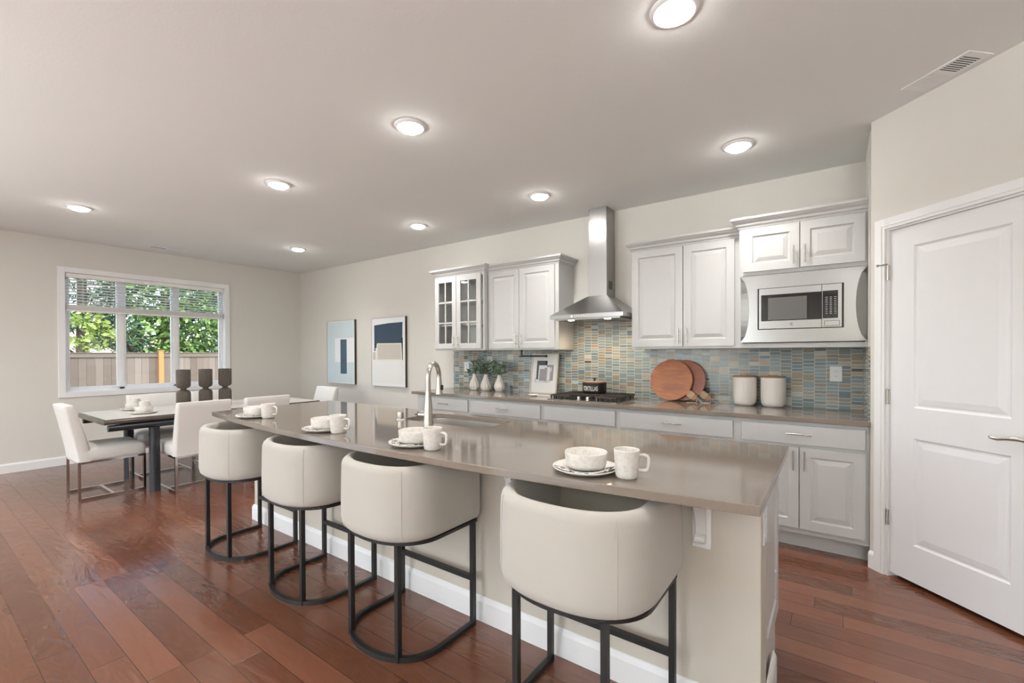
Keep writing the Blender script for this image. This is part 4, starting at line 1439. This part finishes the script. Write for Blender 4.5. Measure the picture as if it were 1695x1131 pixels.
picture('abstract picture with navy, greige and white blocks, beside the cabinets', -5.568, -4.818, .862, 1.856,
        [M['art_white'], ('navy_block', M['art_navy'], [[(.09, .40), (.91, .385), (.92, .08), (.5, .085), (.09, .105)], R4(.09, .125, .38, .485), R4(.115, .16, .38, .44), R4(.885, .925, .3, .62)]),
         ('cream_edge', M['art_cream'], [[(.15, .625), (.91, .62), (.885, .375), (.17, .372)]]),
         ('greige_block', M['art_greige'], [[(.19, .61), (.88, .605), (.865, .388), (.19, .385)], R4(.05, .135, .50, .615)]),
         ('white_block', M['paper'], [[(.04, .955), (.93, .955), (.93, .63), (.05, .62)]])])

# ---------------------------------------------------------------- garden outside the window
struct(MB().box(-45, XL - .16, -25, 40, -.6, -.45).build('ground', M['lawn']))
fn = thing('garden_fence', 'weathered cedar board fence across the garden beyond the window', 'fence', (-13, 0, -.45))
random.seed(5)
b = MB()
y = -4.0
while y < 14:
    w = random.uniform(.125, .145)
    b.box(random.uniform(-.004, .004), .02, y, y + w - .004, .05, 1.76 + random.uniform(-.003, .003))
    y += w
b.build('boards', M['cedar'], fn)
MB().box(.02, .045, -4, 14, 1.73, 1.82).box(-.05, .06, -4, 14, 1.82, 1.835).build('top_rail', M['cedar'], fn)
for y in (-1.0, 1.35, 6.2, 8.6, 11):
    MB().box(.02, .10, y - .045, y + .045, 0, 1.80).build('post', M['cedar'], fn)
pp = MB().box(.022, .11, 3.725, 3.822, 0, 1.865).box(.012, .12, 3.715, 3.832, 1.865, 1.885).build('post', M['new_post'], fn)
tag(pp, 'newer orange cedar post')

def tree(name, label, p, trunk_h, blobs, n, size, mat, seed, droop=0.0):
    rnd = random.Random(seed)
    t = thing(name, label, 'tree', p, 0, 'trees beyond the fence')
    tr = MB().tube([(0, 0, 0), (.05, .03, trunk_h * .5), (0, 0, trunk_h)], [.14, .10, .04], 8)
    for k in range(7):
        a = rnd.uniform(0, 2 * PI); z = trunk_h * rnd.uniform(.35, .9); L = rnd.uniform(.6, 1.2)
        tr.tube([(0, 0, z), (L * math.cos(a), L * math.sin(a), z + L * .3)], [.035, .012], 6)
    tr.build('trunk', M['bark'], t)
    bm = bmesh.new()
    for k in range(n):
        c, r = rnd.choice(blobs)
        while True:
            d = Vector((rnd.uniform(-1, 1), rnd.uniform(-1, 1), rnd.uniform(-1, 1)))
            if .25 < d.length < 1: break
        d = d.normalized() * (d.length ** .5)
        q = Vector((c[0] + d.x * r[0], c[1] + d.y * r[1], c[2] + d.z * r[2]))
        ax = Vector((rnd.gauss(0, 1), rnd.gauss(0, 1), rnd.gauss(0, .6) - droop)).normalized()
        sd = ax.cross(Vector((rnd.gauss(0, 1), rnd.gauss(0, 1), rnd.gauss(0, 1)))).normalized()
        L = size * rnd.uniform(.6, 1.3)
        W = L * (.55 if droop == 0 else .22)
        v = [bm.verts.new(q), bm.verts.new(q + ax * L * .5 + sd * W * .5), bm.verts.new(q + ax * L), bm.verts.new(q + ax * L * .5 - sd * W * .5)]
        bm.faces.new(v)
    mb = MB(); mb.bm.free(); mb.bm = bm
    mb.build('crown', mat, t, normals=False)
    return t
def cone(h, r, z0, k=9):
    return [((0, 0, z0 + (h - z0) * i / k), (r * (1 - i / k) + .15, r * (1 - i / k) + .15, (h - z0) / k * .8)) for i in range(k)]
tree('maple_tree', 'bright green leafy tree behind the orange fence post', (-15.2, 4.55, -.45), 4.2,
     [((0, -.3, 2.1), (.8, .75, .8)), ((.2, .6, 2.6), (.8, .8, .9)), ((0, 0, 3.6), (1.0, 1.2, .9)), ((.2, .2, 1.5), (.7, 1.0, .5)), ((0, -.5, 4.3), (1, 1.1, .8))], 5200, .17, M['leaf_green'], 1)
tree('cedar_tree', 'soft green feathery conifer behind the fence in the third window light', (-16.0, 6.5, -.45), 6.5, cone(7.2, 1.9, .2), 6000, .24, M['leaf_dark'], 2, .9)
tree('fir_tree', 'grey green conifer with open drooping branches in the first window light', (-16.0, 2.95, -.45), 6.5,
     [((0, -.4, 2.7), (.6, .55, .25)), ((.2, .55, 2.95), (.5, .7, .3)), ((0, 0, 3.6), (.9, 1.1, .35)), ((0, .7, 3.2), (.5, .5, .5)), ((0, -.1, 4.4), (.9, 1.2, .4)), ((0, .55, 2.35), (.4, .35, .3)), ((0, 0, 5.2), (.8, .8, .5))], 3600, .2, M['leaf_dark'], 3, .7)
tree('yellow_shrub', 'thin yellow green shrub topping the fence in the first window light', (-14.3, 2.72, -.45), 2.0,
     [((0, -.2, 1.95), (.3, .35, .25)), ((0, .25, 2.2), (.3, .35, .3)), ((0, .05, 2.6), (.25, .3, .2))], 420, .13, M['leaf_yel'], 4)
tree('blue_spruce', 'small grey spruce beside the first window mullion', (-14.8, 3.72, -.45), 2.4, cone(2.75, .75, .6), 1700, .16, M['leaf_dark'], 5, .4)
tree('hedge_tree', 'dark dense evergreen filling the back behind the brighter trees', (-19.0, 5.6, -.45), 6.5,
     [((0, .6, 2.8), (1.4, 1.5, 2.6)), ((0, 2.3, 2.6), (1.4, 1.5, 2.5)), ((0, .6, 5.4), (1.2, 2.2, 1.4))], 6500, .3, M['leaf_dark'], 6, .4)
hs = thing('neighbour_house', 'pale house glimpsed through the conifer in the first window light', 'house', (-24, 3.0, -.45))
MB().box(-6, 0, -4.5, 2.6, 0, 5.6).build('wall', M['siding'], hs)
MB().rings([[(.6, -5.0, 5.5), (.6, 3.1, 5.5), (-6.6, 3.1, 5.5), (-6.6, -5.0, 5.5)], [(-3, -4.2, 7.8), (-3, 2.3, 7.8), (-3.2, 2.3, 7.8), (-3.2, -4.2, 7.8)]]).build('roof', M['roofing'], hs)
MB().box(0, .03, .6, 1.6, 2.9, 4.2).build('window', M['vinyl'], hs)
